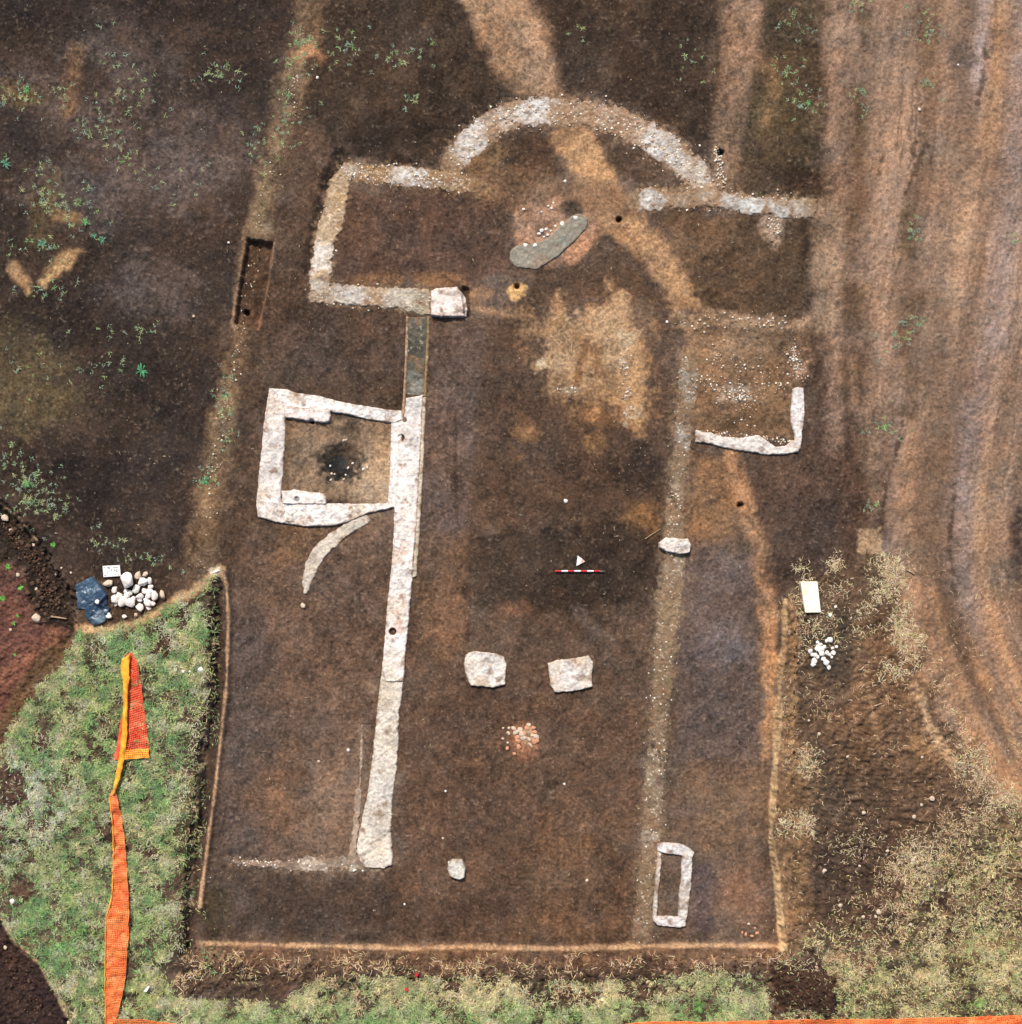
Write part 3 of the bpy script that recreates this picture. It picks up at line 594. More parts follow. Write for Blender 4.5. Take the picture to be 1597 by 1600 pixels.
# apse
arc = [(712, 250, 20), (735, 222, 23), (770, 195, 24), (812, 176, 23), (860, 174, 22), (915, 177, 22), (965, 189, 23), (1010, 211, 23), (1050, 237, 24), (1082, 265, 23), (1105, 296, 20)]
slab('apse_wall', arc, .02, (164, 136, 110), 'broad curved stone foundation of the apse arching across the top of the dig', 'wall', kind='l', amp=7, soft=5, stony=.45, cell=3.2, fade=.3,
     blobs=[(722, 232, 16, (190, 182, 172), .7), (790, 186, 16, (196, 186, 174), .6), (900, 166, 14, (206, 196, 182), .6), (945, 185, 18, (186, 164, 146), .6), (1072, 255, 20, (200, 192, 182), .85), (1005, 208, 18, (180, 160, 142), .6), (735, 215, 30, (212, 208, 202), .9), (762, 190, 14, (178, 170, 160), .6), (836, 176, 26, (212, 210, 206), .95), (868, 160, 10, (196, 190, 186), .8), (884, 162, 9, (188, 184, 180), .7), (942, 165, 12, (206, 176, 160), .6), (920, 185, 24, (156, 124, 100), .5), (1036, 222, 28, (206, 202, 196), .95), (1050, 240, 20, (176, 170, 164), .8), (1097, 270, 20, (206, 200, 190), .9), (700, 250, 16, (128, 108, 84), .5), (975, 205, 18, (150, 122, 100), .5)])
slab('transept_wall', [(536, 250), (576, 257), (620, 259), (673, 262), (716, 267), (748, 282), (752, 303), (720, 300), (660, 293), (606, 289), (545, 284), (528, 270)], .02, TANW, 'stone wall stub with grey mortar joining the left foot of the apse', 'wall', amp=5, soft=4, stony=.5, cell=3.2, fade=.2,
     blobs=[(545, 262, 14, (176, 168, 158), .7), (585, 272, 20, (156, 124, 88), .6), (640, 276, 30, (212, 208, 202), .95), (695, 283, 18, (172, 148, 124), .7), (740, 292, 12, (124, 94, 70), .8)])
slab('transept_wall', [(533, 262), (548, 288), (536, 354), (522, 384), (517, 446), (500, 462), (484, 455), (484, 417), (494, 367), (504, 320), (516, 280)], .05, (176, 152, 124), 'slanting rubble wall closing the left transept on its outer side', 'wall', amp=4, soft=3, stony=.55, cell=3.2,
     blobs=[(505, 350, 20, (190, 168, 140), .6), (530, 310, 14, (176, 142, 96), .7), (498, 405, 26, (222, 214, 204), .95), (500, 445, 16, (196, 190, 182), .7), (528, 350, 8, (150, 112, 80), .6)])
slab('transept_wall', [(484, 448), (517, 445), (560, 445), (600, 449), (671, 450), (671, 491), (634, 488), (633, 482), (560, 478), (533, 476), (484, 472)], .05, (178, 160, 138), 'rubble wall running from the left transept corner to the big white block', 'wall', amp=4, soft=2.8, stony=.6, cell=3.2,
     blobs=[(548, 460, 24, (198, 192, 184), .8), (590, 463, 18, (170, 136, 104), .6), (625, 465, 26, (198, 190, 176), .7), (655, 475, 16, (164, 158, 132), .5), (500, 462, 14, (170, 148, 126), .6)])
slab('stone_block', [(672, 454), (680, 450), (714, 447), (719, 454), (728, 463), (731, 480), (729, 494), (690, 495), (673, 492)], .2, (226, 210, 200), 'largest squared white stone block, at the crossing where two walls meet', 'stone block', amp=.8, soft=1, stony=.25, cell=7, blobs=[(700, 470, 14, (236, 224, 216), .6)])
# ground beside it is dug and painted darker
# nave west wall
nave = empty('nave_wall', PV(625, 900), 'long straight white wall of the nave left of centre, from white block to bottom crosswall', 'wall')
slab('plaster_surface', [(636, 494), (671, 494), (668, 533), (663, 618), (632, 618), (634, 533)], .02, (92, 88, 76), parent=nave, amp=1.5, soft=2, stony=.3,
     blobs=[(652, 502, 9, (150, 140, 120), .6), (650, 555, 14, (74, 72, 64), .7), (650, 590, 14, (128, 130, 122), .7), (650, 530, 12, (62, 60, 52), .5), (650, 614, 12, (150, 148, 138), .7)])
slab('masonry_curb', [(634, 494), (639, 494), (637, 560), (633, 640), (631, 656), (627, 652), (630, 600), (633, 540)], .05, (176, 148, 126), parent=nave, amp=.8, soft=1.4, stony=.5)
slab('masonry_curb', [(667, 494), (672, 494), (670, 560), (666, 620), (661, 620), (664, 560)], .05, (150, 130, 94), parent=nave, amp=.8, soft=1.4, stony=.4, blobs=[(664, 590, 12, (170, 128, 76), .7)])
slab('masonry_core', [(634, 622), (661, 616), (659, 670), (656, 733), (650, 833), (645, 900), (640, 960), (636, 1000), (631, 1066), (603, 1066), (596, 1050), (603, 967), (613, 867), (616, 790), (620, 720), (622, 664), (630, 653)], .12, WHT, parent=nave, amp=.9, soft=1.1, stony=.22, cell=8,
     blobs=[(645, 635, 16, (196, 194, 188), .8), (632, 690, 10, (206, 188, 174), .7), (646, 695, 12, (200, 196, 192), .7), (638, 820, 22, (226, 206, 192), .5), (628, 868, 14, (206, 172, 148), .6), (634, 905, 16, (212, 208, 204), .6), (622, 950, 18, (210, 182, 160), .6), (618, 985, 14, (192, 158, 134), .7), (618, 1030, 22, (214, 200, 184), .7), (612, 1060, 14, (196, 182, 158), .6)],
     holes=[(627, 684, 4.6, .3, (64, 56, 56)), (613.5, 987, 5.5, .3, (44, 38, 30)), (632, 656, 4, .05, (120, 98, 80))])
slab('masonry_core', [(596, 1050), (604, 1062), (631, 1064), (624, 1115), (623, 1166), (619, 1210), (613, 1250), (611, 1300), (615, 1353), (600, 1358), (566, 1356), (556, 1330), (560, 1300), (573, 1250), (583, 1166), (591, 1090)], .08, (214, 204, 190), parent=nave, amp=1.3, soft=1.4, stony=.4, cell=5,
     blobs=[(600, 1090, 20, (200, 182, 158), .6), (600, 1160, 20, (204, 190, 172), .6), (594, 1230, 22, (206, 200, 192), .6), (590, 1290, 20, (182, 170, 156), .6), (592, 1330, 20, (206, 190, 170), .6), (580, 1320, 8, (150, 118, 90), .7)])
slab('side_ledge', [(659, 620), (666, 620), (662, 733), (656, 833), (651, 900), (643, 905), (648, 833), (655, 733)], .08, (206, 190, 168), parent=nave, amp=.5, soft=1.3, stony=.3)
# west room
room = empty('room_foundation', PV(520, 720), 'squared white room foundation around the dark ash hollow, left of nave wall', 'foundation')
slab('outer_wall', [(420, 606), (430, 610), (447, 616), (446, 655), (445, 700), (440, 767), (440, 785), (470, 815), (440, 818), (402, 808), (400, 790), (404, 740), (410, 680), (414, 640)], .1, (224, 214, 206), parent=room, amp=1, soft=1.1, stony=.3, cell=5,
     blobs=[(425, 635, 14, (210, 190, 172), .7), (425, 700, 20, (196, 192, 188), .6), (414, 660, 8, (222, 200, 182), .6), (428, 740, 14, (190, 186, 182), .6), (408, 780, 12, (222, 198, 172), .7), (425, 800, 16, (204, 190, 178), .6)])
slab('outer_wall', [(422, 606), (447, 608), (462, 613), (500, 619), (533, 628), (580, 636), (628, 642), (630, 656), (616, 662), (580, 656), (533, 646), (513, 643), (480, 640), (444, 636)], .1, (236, 229, 222), parent=room, amp=.8, soft=1.1, stony=.25, cell=6,
     blobs=[(460, 620, 8, (184, 148, 110), .7), (440, 612, 8, (204, 196, 180), .6), (560, 642, 14, (210, 208, 204), .6), (600, 648, 10, (206, 210, 210), .5)])
slab('outer_wall', [(611, 660), (630, 652), (628, 680), (627, 710), (622, 780), (620, 794), (605, 792), (609, 730)], .1, (232, 226, 218), parent=room, amp=.6, soft=1.1, stony=.12, cell=8)
slab('outer_wall', [(441, 784), (510, 786), (560, 787), (604, 786), (612, 780), (618, 792), (600, 797), (572, 803), (545, 815), (520, 822), (474, 823), (440, 817)], .1, (228, 220, 212), parent=room, amp=1, soft=1.1, stony=.25, cell=6,
     blobs=[(470, 815, 12, (196, 170, 144), .5), (560, 800, 12, (214, 190, 160), .7), (500, 805, 14, (212, 202, 196), .6), (586, 795, 12, (224, 216, 200), .6)])
slab('bench', [(442, 634), (480, 638), (517, 641), (516, 659), (505, 660), (480, 657), (445, 652)], .15, (234, 222, 214), parent=room, amp=1, soft=1, stony=.2, cell=9)
slab('bench', [(440, 767), (460, 765), (480, 768), (505, 771), (510, 778), (510, 788), (441, 788)], .15, (234, 224, 216), parent=room, amp=1, soft=1, stony=.2, cell=9, holes=[(464, 780, 4.2, .06, (150, 146, 148))])
slab('curved_channel', [(569, 812, 8), (545, 826, 10), (520, 843, 12), (500, 862, 12), (488, 882, 11), (481, 903, 9), (477, 926, 4)], .05, (206, 194, 178), 'pale curved channel edge trailing down from below the square room', 'channel', kind='l', amp=2.2, soft=1.8, stony=.3, cell=4,
     blobs=[(550, 825, 12, (168, 162, 148), .7), (482, 880, 12, (190, 174, 156), .6), (478, 910, 10, (190, 180, 168), .6)])
# thin curb next to the nave wall and the bottom crosswall
slab('stone_curb', [(566, 1134, 2.4), (563, 1225, 3), (560, 1236, 5.6), (556, 1295, 6), (549, 1344, 6)], .05, (176, 156, 138), 'thin worn stone curb parallel to the lower end of the nave wall', 'curb', kind='l', amp=2, soft=1.8, stony=.35, cell=4, fade=.15,
     blobs=[(562, 1260, 18, (160, 142, 126), .8), (556, 1325, 16, (170, 146, 116), .7)])
slab('cross_wall', [(366, 1347, 3), (400, 1352, 5), (440, 1352, 8), (500, 1350, 12), (572, 1350, 11)], .03, (150, 132, 116), 'faint crumbling crosswall left of the foot of the nave wall', 'wall', kind='l', amp=6, soft=3, fade=.55, stony=.45, cell=4,
     blobs=[(400, 1355, 10, (184, 150, 130), .8), (425, 1353, 14, (186, 166, 150), .8), (478, 1341, 10, (170, 162, 148), .7), (517, 1342, 8, (76, 66, 64), .8), (490, 1360, 20, (196, 176, 158), .8), (540, 1348, 16, (196, 188, 174), .9), (530, 1360, 12, (190, 172, 150), .7)])
# bases in the nave
slab('column_base', [(727, 1023), (740, 1018), (775, 1022), (788, 1027), (792, 1040), (790, 1070), (770, 1076), (757, 1073), (735, 1072), (728, 1058), (725, 1040)], .12, (222, 214, 204), 'left of the two squared pale column bases, with rounded corners', 'column base', amp=.9, soft=1, stony=.25, cell=6,
     blobs=[(735, 1035, 9, (204, 180, 156), .5), (768, 1040, 20, (212, 210, 206), .6), (750, 1068, 8, (196, 160, 124), .6)])
slab('column_base', [(856, 1037), (870, 1032), (900, 1029), (920, 1025), (927, 1036), (926, 1074), (900, 1080), (866, 1083), (860, 1070), (857, 1050)], .12, (214, 204, 192), 'right of the two squared pale column bases, with a sharp upper corner', 'column base', amp=1, soft=1, stony=.3, cell=6,
     blobs=[(895, 1055, 20, (222, 216, 214), .6), (870, 1040, 10, (196, 180, 158), .5), (907, 1035, 6, (196, 162, 120), .6), (862, 1065, 8, (204, 176, 148), .5)])
slab('stone_block', [(700, 1349), (708, 1345), (722, 1345), (727, 1356), (727, 1373), (718, 1376), (702, 1370), (699, 1360)], .2, (206, 202, 192), 'smallest squared white stone, alone near the bottom of the nave', 'stone block', amp=1, soft=1, stony=.35, cell=5)
# east nave wall
slab('nave_wall', [(1062, 555), (1078, 558), (1092, 575), (1086, 640), (1080, 690), (1072, 740), (1068, 800), (1074, 842), (1074, 888), (1064, 950), (1052, 1066), (1044, 1150), (1040, 1200), (1034, 1266), (1028, 1366), (1018, 1466), (988, 1466), (996, 1366), (1002, 1266), (1009, 1200), (1018, 1100), (1026, 950), (1038, 888), (1038, 830), (1044, 750), (1053, 667), (1059, 600)], .015, (136, 114, 92), 'long faint mortar wall of the nave right of centre, largely soil covered', 'wall', amp=8, soft=6, fade=.6, stony=.45, cell=3.2,
     blobs=[(1072, 600, 24, (160, 150, 136), .8), (1064, 690, 22, (166, 158, 148), .8), (1056, 760, 18, (158, 144, 126), .7), (1054, 800, 14, (150, 120, 92), .6), (1055, 880, 16, (160, 146, 124), .7), (1044, 960, 26, (146, 122, 94), .7), (1034, 1080, 26, (134, 114, 84), .7), (1024, 1200, 22, (156, 142, 118), .7), (1020, 1240, 20, (150, 136, 114), .7), (1014, 1310, 14, (170, 158, 142), .6), (1004, 1400, 24, (132, 110, 84), .6)])
slab('stone_block', [(1030, 848), (1042, 840), (1076, 842), (1081, 852), (1078, 864), (1066, 866), (1042, 862), (1030, 856)], .2, (222, 212, 202), 'small white block set across the faint right nave wall', 'stone block', amp=1, soft=1, stony=.25, cell=7)
# grave frame
gr = empty('grave_surround', PV(1052, 1385), 'narrow upright rectangle of white stones at the bottom right of the pit', 'stone frame')
slab('stone_side', [(1027, 1319), (1045, 1317), (1062, 1319), (1080, 1327), (1085, 1333), (1083, 1341), (1064, 1337), (1034, 1333), (1028, 1330)], .12, (222, 216, 212), parent=gr, amp=.8, soft=1, stony=.25)
slab('stone_side', [(1066, 1334), (1083, 1336), (1083, 1360), (1080, 1385), (1076, 1420), (1073, 1438), (1060, 1438), (1061, 1400), (1065, 1370)], .12, (208, 202, 196), parent=gr, amp=1, soft=1, stony=.35, blobs=[(1068, 1400, 12, (200, 184, 164), .6)])
slab('stone_side', [(1027, 1331), (1035, 1333), (1034, 1352), (1032, 1372), (1029, 1400), (1027, 1432), (1021, 1438), (1020, 1420), (1023, 1385), (1026, 1352)], .10, (204, 194, 184), parent=gr, amp=.8, soft=1, stony=.3, blobs=[(1030, 1348, 9, (190, 156, 128), .8)])
slab('stone_side', [(1020, 1432), (1040, 1432), (1072, 1434), (1072, 1448), (1060, 1450), (1042, 1448), (1026, 1446), (1020, 1440)], .12, (222, 216, 212), parent=gr, amp=1, soft=1, stony=.3, blobs=[(1030, 1442, 9, (186, 176, 176), .7)])
# right annex
an = empty('annex_wall', PV(1200, 670), 'crisp white L shaped wall corner of the right hand annex', 'wall')
slab('wall_arm', [(1239, 608), (1246, 604), (1257, 605), (1258, 640), (1256, 667), (1253, 690), (1251, 704), (1240, 700), (1242, 680), (1236, 660), (1236, 640)], .1, (226, 218, 214), parent=an, amp=.9, soft=1.1, stony=.25, blobs=[(1247, 615, 10, (190, 184, 178), .6), (1248, 690, 10, (218, 200, 186), .6)])
slab('wall_arm', [(1088, 673), (1110, 675), (1131, 682), (1160, 684), (1187, 679), (1200, 688), (1211, 697), (1228, 696), (1239, 688), (1252, 690), (1249, 706), (1230, 709), (1207, 711), (1180, 707), (1147, 703), (1115, 695), (1088, 690)], .1, (222, 214, 206), parent=an, amp=1.3, soft=1.3, stony=.3, blobs=[(1100, 682, 12, (176, 160, 142), .6), (1150, 693, 20, (206, 200, 196), .6), (1230, 702, 10, (226, 206, 196), .6)])
# NE transept wall
slab('transept_wall', [(998, 294), (1026, 292), (1034, 300), (1070, 298), (1100, 292), (1121, 297), (1164, 305), (1207, 309), (1261, 309), (1278, 312), (1276, 340), (1230, 341), (1214, 339), (1171, 336), (1131, 326), (1066, 324), (1024, 329), (998, 329)], .05, (148, 122, 98), 'pale mortar wall running from the right foot of the apse to the tracks', 'wall', amp=5, soft=4, fade=.3, stony=.4, cell=3.2,
     blobs=[(1010, 310, 14, (206, 202, 194), .95), (1032, 314, 12, (186, 180, 172), .8), (1060, 312, 12, (162, 144, 124), .6), (1110, 300, 14, (180, 172, 160), .7), (1138, 316, 18, (184, 182, 176), .8), (1178, 322, 18, (210, 210, 206), .95), (1215, 326, 15, (210, 212, 208), .95), (1245, 324, 18, (184, 180, 172), .8), (1270, 325, 10, (152, 132, 108), .7)])
slab('plaster_slab', [(815, 400, 19), (834, 401, 20), (862, 388, 17), (886, 366, 17), (904, 348, 15)], .06, (142, 136, 122), 'smooth grey curved plaster slab on the reddish patch below the apse', 'slab', kind='l', amp=1.2, soft=2.2, stony=.08, lump=.006,
     blobs=[(815, 402, 14, (154, 146, 134), .6), (880, 375, 12, (128, 128, 120), .7), (845, 412, 9, (168, 142, 120), .6)])

# ------------------------------------------------------------------ loose stones
def ico(sub):
    bm = bmesh.new(); bmesh.ops.create_icosphere(bm, subdivisions=sub, radius=1)
    V = np.array([v.co[:] for v in bm.verts]); F = np.array([[v.index for v in f.verts] for f in bm.faces]); bm.free(); return V, F
I3 = ico(3); I1 = ico(1); I2 = ico(2)
def rock_verts(base, seed, cuts=9, flat=.62):
    r = np.random.default_rng(seed); V = base.copy()
    V *= (1+.10*np.sin(V @ r.normal(size=3)*2.3+r.random()*6)+.07*np.sin(V @ r.normal(size=3)*4+r.random()*6))[:, None]
    for _ in range(cuts+4):
        nn = r.normal(size=3); nn /= np.linalg.norm(nn); dd = .62+.28*r.random(); q = V @ nn
        V -= np.clip(q-dd, 0, None)[:, None]*nn*.92
    V /= np.abs(V[:, :2]).max(); V[:, 2] *= flat; return V
ROCKM = {}
def rockme(mat, i):
    key = (mat.name, i)
    if key not in ROCKM: ROCKM[key] = mesh_np('stone', rock_verts(I3[0], 100+i), I3[1], None, True, mat)
    return ROCKM[key]
def rock(px, py, rx, ry, label, group=None, mat=None, rot=None, name='stone', cat='stone', h=None, lift=0, parent=None, i=None):
    h = h if h is not None else min(rx, ry)*.75/S_
    o = link(rockme(mat or M_STONE, R.randrange(9) if i is None else i), name, parent)
    p = PV(px, py, h*.45+lift); o.location = p-(parent.location if parent else Vector((0, 0, 0)))
    o.scale = (rx/S_, ry/S_, h/.62*.8); o.rotation_euler = (0, 0, R.uniform(0, 6.28) if rot is None else rot)
    if parent is None: tag(o, label, cat, group)
    return o
z4 = lambda x, y: (100+x/6.142, 860+y/6.142)
GP = 'white stones heaped between the blue sheet and the grass bank'
lab = 'bright white rounded stone in the dense heap beside the blue sheet'
rock(*z4(610, 290), 12.5, 13.5, 'largest white boulder, at the top of the heap beside the blue sheet', GP, rot=.2, h=.4)
rock(*z4(425, 312), 10.5, 6.5, 'flat tan stone just below the white printed sheet', None, M_TAN, .2, h=.16)
rock(*z4(484, 376), 5.2, 6.2, 'lone round white stone under the flat tan one, left of the largest boulder', GP)
rock(*z4(712, 246), 8, 6.2, 'pinkish tan stone at the top of the heap, right of the boulder', GP, M_TAN)
rock(*z4(780, 226), 6.4, 4.6, 'small tan stone topmost in the heap', GP, M_TAN, .6)
for (x, y, a, b) in [(760, 300, 10, 7.5), (825, 296, 5, 6.5), (828, 350, 5.4, 4), (690, 370, 9, 6), (600, 398, 5, 5.5), (482, 462, 7.5, 8.5), (530, 440, 7, 7), (560, 490, 8, 9), (600, 430, 7, 6), (625, 500, 9, 9.5), (663, 466, 4.8, 5), (640, 405, 5, 5),
                     (730, 440, 7.5, 5.2), (727, 480, 5.6, 4), (772, 388, 5.5, 6), (828, 398, 7.5, 7), (868, 432, 6.5, 8), (805, 440, 6, 5.5), (725, 545, 8, 6.8), (800, 510, 8, 7), (850, 512, 5.2, 6.5), (812, 552, 4, 5), (790, 475, 5, 5), (500, 510, 6, 4)]:
    rock(*z4(x, y), a, b, lab, GP, lift=R.uniform(0, .06))
rock(*z4(945, 420), 5, 9.5, 'cream brick shaped stone lying apart at the right end of the heap', None, M_TAN, .35, h=.2)
rock(*z4(578, 637), 4.6, 3.8, 'small white stone alone on the dark soil just above the grass bank', None)
rock(*z4(688, 619), 3.8, 3.4, 'small cream stone on the grass bank edge below the heap', None, M_TAN)
rock(*z4(425, 622), 6, 6.6, 'round white stone at the lower right edge of the blue sheet', None)
rock(*z4(320, 490), 4.8, 4.4, 'round white stone lying on top of the blue sheet', None, lift=.33)
GE = 'white stones piled below the cream slab'
for (x, y, r) in [(600, 880, 3.2), (720, 860, 5), (690, 868, 3.5), (780, 922, 3.2), (740, 936, 3), (530, 965, 4.6), (640, 948, 5), (605, 920, 4.6), (575, 1000, 4.6), (562, 1065, 6), (555, 1098, 4.6), (640, 990, 5), (690, 985, 4.4), (750, 985, 4.4), (735, 1025, 3), (655, 1045, 4.6), (682, 1078, 5.4), (705, 1122, 4.4), (620, 962, 4.4), (662, 925, 4), (600, 1020, 4), (625, 905, 4), (545, 1000, 3.5), (715, 1000, 3.6), (590, 945, 4)]:
    rock(1180+x/6.142, 860+y/6.142, r*1.08, r*.9, 'small bright white stone in the star shaped pile below the cream slab', GE)
rock(1297, 961, 4.2, 3.4, 'grey white stone lying just below right of the cream slab', None)
rock(1306, 948, 3, 2.6, 'small pale stone nearest the right side of the cream slab', None)
for (x, y, r, l) in [(286, 1049, 4.5, 'white stone on the grass right of the orange net, left of a pair'), (296, 1049, 2.4, 'tiny white stone touching the left stone on the grass'), (313, 1046, 5, 'white stone on the grass near the pit edge, right of a pair'),
                  (473, 947, 5.5, 'small pale stone below the tail of the curved channel'), (19, 1408, 5, 'pale stone in the grass at the lower left margin'), (8, 1481, 4, 'orange tan stone on the dark soil at the lower left margin'), (108, 1598, 4, 'white stone at the foot of the grass bank, bottom left corner')]:
    rock(x, y, r, r*.85, l, None, M_TAN if r in (5.5, 4) else M_STONE)
GS = 'loose stones scattered on the rough ground right of the pit'
for (x, y, r) in [(1350, 1270, 4), (1428, 1276, 4), (1289, 1360, 4), (1287, 1362, 3), (1343, 1353, 3), (1313, 1415, 4.5), (1349, 1433, 3.6), (1373, 1425, 5), (1368, 1432, 3), (1423, 1445, 3.6), (1387, 1330, 3.4), (1427, 1344, 3.6), (1324, 1182, 3.2), (1456, 1248, 6), (1280, 1147, 3.5), (1264, 1126, 2.6), (1441, 1183, 3), (1472, 1391, 3.4), (1263, 1285, 2.5), (1440, 1258, 3)]:
    rock(x, y, r, r*.8, 'loose pinkish stone scattered on the rough straw strewn ground right of the pit', GS, M_TAN)
GC = 'white stones along the grey plaster slab'
for (x, y, r) in [(899, 340, 4.8), (878, 350, 5), (846, 360, 4), (853, 358, 3.4), (842, 365, 3.6), (856, 367, 3), (868, 353, 3), (821, 383, 4.6), (836, 383, 4.6), (850, 370, 2.6), (861, 361, 2.2), (818, 327, 3), (857, 322, 2.4), (865, 317, 2.2), (862, 325, 2.6), (846, 331, 1.8)]:
    rock(x, y, r, r*.8, 'small white stone lying along the grey curved plaster slab', GC)
for (x, y, r, l) in [(883, 283, 3.4, 'bright round pebble just above the reddish patch below the apse'), (1042, 503, 2.8, 'white stone beside the tan area right of the choir'), (1497, 101, 2.2, 'lone white stone on the tracks near the top right'), (1437, 171, 3, 'elongated white stone on the tracks beside a weed'), (496, 121, 2.8, 'white stone on the dark patch near the top of the left band'), (303, 494, 3, 'pale stone on the dark soil left of the slot trench'), (357, 379, 2.4, 'small white stone just left of the top of the slot trench'),
                     (696, 1236, 2.6, 'bright white pebble on the nave floor below the left column base'), (882, 1225, 2.6, 'dull white pebble on the nave floor at the centre'), (692, 1310, 2.6, 'pinkish pebble on the nave floor above the smallest squared stone'), (917, 1376, 3.4, 'pale stone low in the nave floor'), (632, 1413, 2.2, 'white pebble near the bottom edge of the nave'), (1170, 1444, 3, 'pinkish stone in the lower right corner of the pit, upper one'), (884, 783, 4, 'dull greyish stone on the nave floor right of centre'), (544, 1172, 3.5, 'white stone beside the top of the thin curb'), (498, 1190, 3.2, 'pale stone on the left aisle floor')]:
    rock(x, y, r, r*.8, l, None, M_TAN if 'pink' in l or 'pale' in l else M_STONE)
for (x, y) in [(541, 687), (537, 688), (516, 728), (551, 724), (544, 731), (518, 740), (523, 741), (540, 742), (537, 749), (568, 733), (574, 730), (517, 750)]:
    rock(x, y, R.uniform(1.6, 3), R.uniform(1.6, 2.4), 'small pale stone around the black ash hollow in the square room', 'stones around the ash hollow', M_STONE if R.random() < .6 else M_TAN)
for (x, y, r) in [(1165, 1460, 4), (1175, 1462, 4), (1183, 1458, 4), (1160, 1457, 3), (1180, 1450, 2.6)]:
    rock(x, y, r, r*.6, 'pinkish stone of the low cluster in the lower right corner of the pit', 'pinkish stones in the pit corner', M_BRICK)
# pale slab at the tip of the grass bank
rock(338, 893, 8, 3, 'narrow white stone lying at the tip of the grass bank', None, M_STONE, .45, h=.12, i=2)

# burnt brick hearth
hp = empty('brick_hearth', PV(815, 1150), 'burnt orange and cream brick fragments on the nave floor below the column bases', 'hearth')
z5 = lambda x, y: (780+x/20, 1110+y/20)
for (x, y, a, b, m_) in [(120, 550, 1.8, 1.6, 1), (300, 550, 2.4, 1.8, 1), (280, 690, 2.6, 1.6, 1), (310, 730, 2.2, 1.8, 1), (120, 890, 2.4, 1.6, 1), (270, 1010, 2, 1.6, 1), (250, 1190, 3, 2, 0), (470, 1360, 3, 2.4, 0), (460, 560, 4, 3, 2), (530, 680, 3.6, 5, 2), (650, 620, 4, 4, 2), (700, 740, 4, 3.6, 2), (800, 720, 3.6, 3, 0), (760, 850, 5, 3, 2), (560, 850, 3, 3.4, 0), (590, 960, 3, 4, 0), (610, 1150, 3.4, 4, 0), (870, 540, 4, 4, 0), (930, 440, 4, 2.6, 1), (1070, 550, 3, 3.6, 0), (1120, 680, 4, 2.4, 0), (1030, 780, 2.4, 3, 2), (1170, 820, 3.4, 4, 2), (930, 900, 2, 4, 2), (970, 1080, 1.8, 4, 2), (1090, 960, 3.4, 4, 0), (1180, 940, 3, 3, 0)]:
    rock(*z5(x, y), a*1.3, b*1.3, None, None, [M_BRICK, M_TAN, M_TAN, M_STONE][m_], parent=hp, name='brick', h=.05)

# clods and debris on the left scarp
GCL = 'dark earth clods along the left scarp'
zc = lambda x, y: (x*.15, 760+y*.15)
for (x, y, r) in [(230, 590, 5), (400, 985, 4), (290, 1110, 5.6), (400, 1110, 6), (440, 1160, 4.6), (390, 1240, 5), (440, 1035, 4), (335, 1010, 4.6), (530, 1190, 3.6), (600, 1170, 3.6), (430, 1290, 3.4), (490, 1240, 4), (130, 470, 6), (340, 560, 4), (300, 620, 5), (450, 700, 3.4), (360, 780, 3.6), (500, 950, 4), (580, 1060, 4), (260, 870, 4), (620, 1210, 3.4), (520, 1080, 3.4), (600, 900, 3.6), (460, 860, 3.4), (560, 1000, 3.4), (650, 1130, 3), (350, 1180, 4), (470, 1330, 4), (560, 1290, 3)]:
    rock(*zc(x, y), r, r*.9, 'rounded dark earth clod on the scarp above the red soil', GCL, M_CLOD, name='earth_clod', cat='clod')
for (x, y, r, l) in [(40, 330, 8, 'large tan clod at the left margin on the scarp'), (350, 610, 4, 'pale broken lump amid the dark clods, higher one'), (375, 1070, 3.6, 'pale stone amid the dark clods, middle one'), (380, 1370, 9, 'large yellowish tan lump below the dark clods'), (190, 920, 4.6, 'pale splintered lump beside the green weeds on red soil'), (120, 465, 5.5, 'flat brown lump on the upper scarp'), (640, 850, 2.6, 'small cream stone right of the clods, upper one'), (585, 915, 2.8, 'small cream stone right of the clods, left one'), (740, 900, 2.6, 'small cream stone nearest the printed sheet'), (110, 1495, 3.4, 'brown lump on the red soil')]:
    rock(*zc(x, y), r, r*.75, l, None, M_TAN, name='earth_lump' if 'lump' in l or 'clod' in l else 'stone', cat='lump' if 'lump' in l or 'clod' in l else 'stone')
for (x, y, r) in [(1282, 1140, 3)]: pass

def bulk_rocks(name, n, samplef, rmin, rmax, cols, label, seed, zoff=.3, cat='gravel'):
    r = np.random.default_rng(seed); xs, ys = samplef(r, n); n = len(xs)
    x, y, z = P(xs, ys, 0)
    B, Fb = I1; nv = len(B); base = [rock_verts(B, seed*50+i, 4) for i in range(8)]
    Bs = np.stack(base)[r.integers(0, 8, n)]
    rad = (rmin+(rmax-rmin)*r.random(n)**2.5)/S_; an = r.random(n)*6.28
    sx = rad*(.8+.5*r.random(n)); sy = rad*(.7+.3*r.random(n)); ca, sa = np.cos(an), np.sin(an)
    X = Bs[..., 0]*sx[:, None]; Y = Bs[..., 1]*sy[:, None]
    V = np.stack([X*ca[:, None]-Y*sa[:, None]+x[:, None], X*sa[:, None]+Y*ca[:, None]+y[:, None], Bs[..., 2]*rad[:, None]+z[:, None]+(rad*zoff)[:, None]], -1)
    F = (Fb[None]+(np.arange(n)*nv)[:, None, None]).reshape(-1, 3)
    cs = np.array([S(c) for c in cols])[r.integers(0, len(cols), n)]*(.75+.5*r.random(n))[:, None]
    C = np.repeat(cs, nv, 0)
    return tag(link(mesh_np(name, V.reshape(-1, 3), F, np.clip(C, 0, .9), False, M_PEB), name), label, cat, kind='stuff')
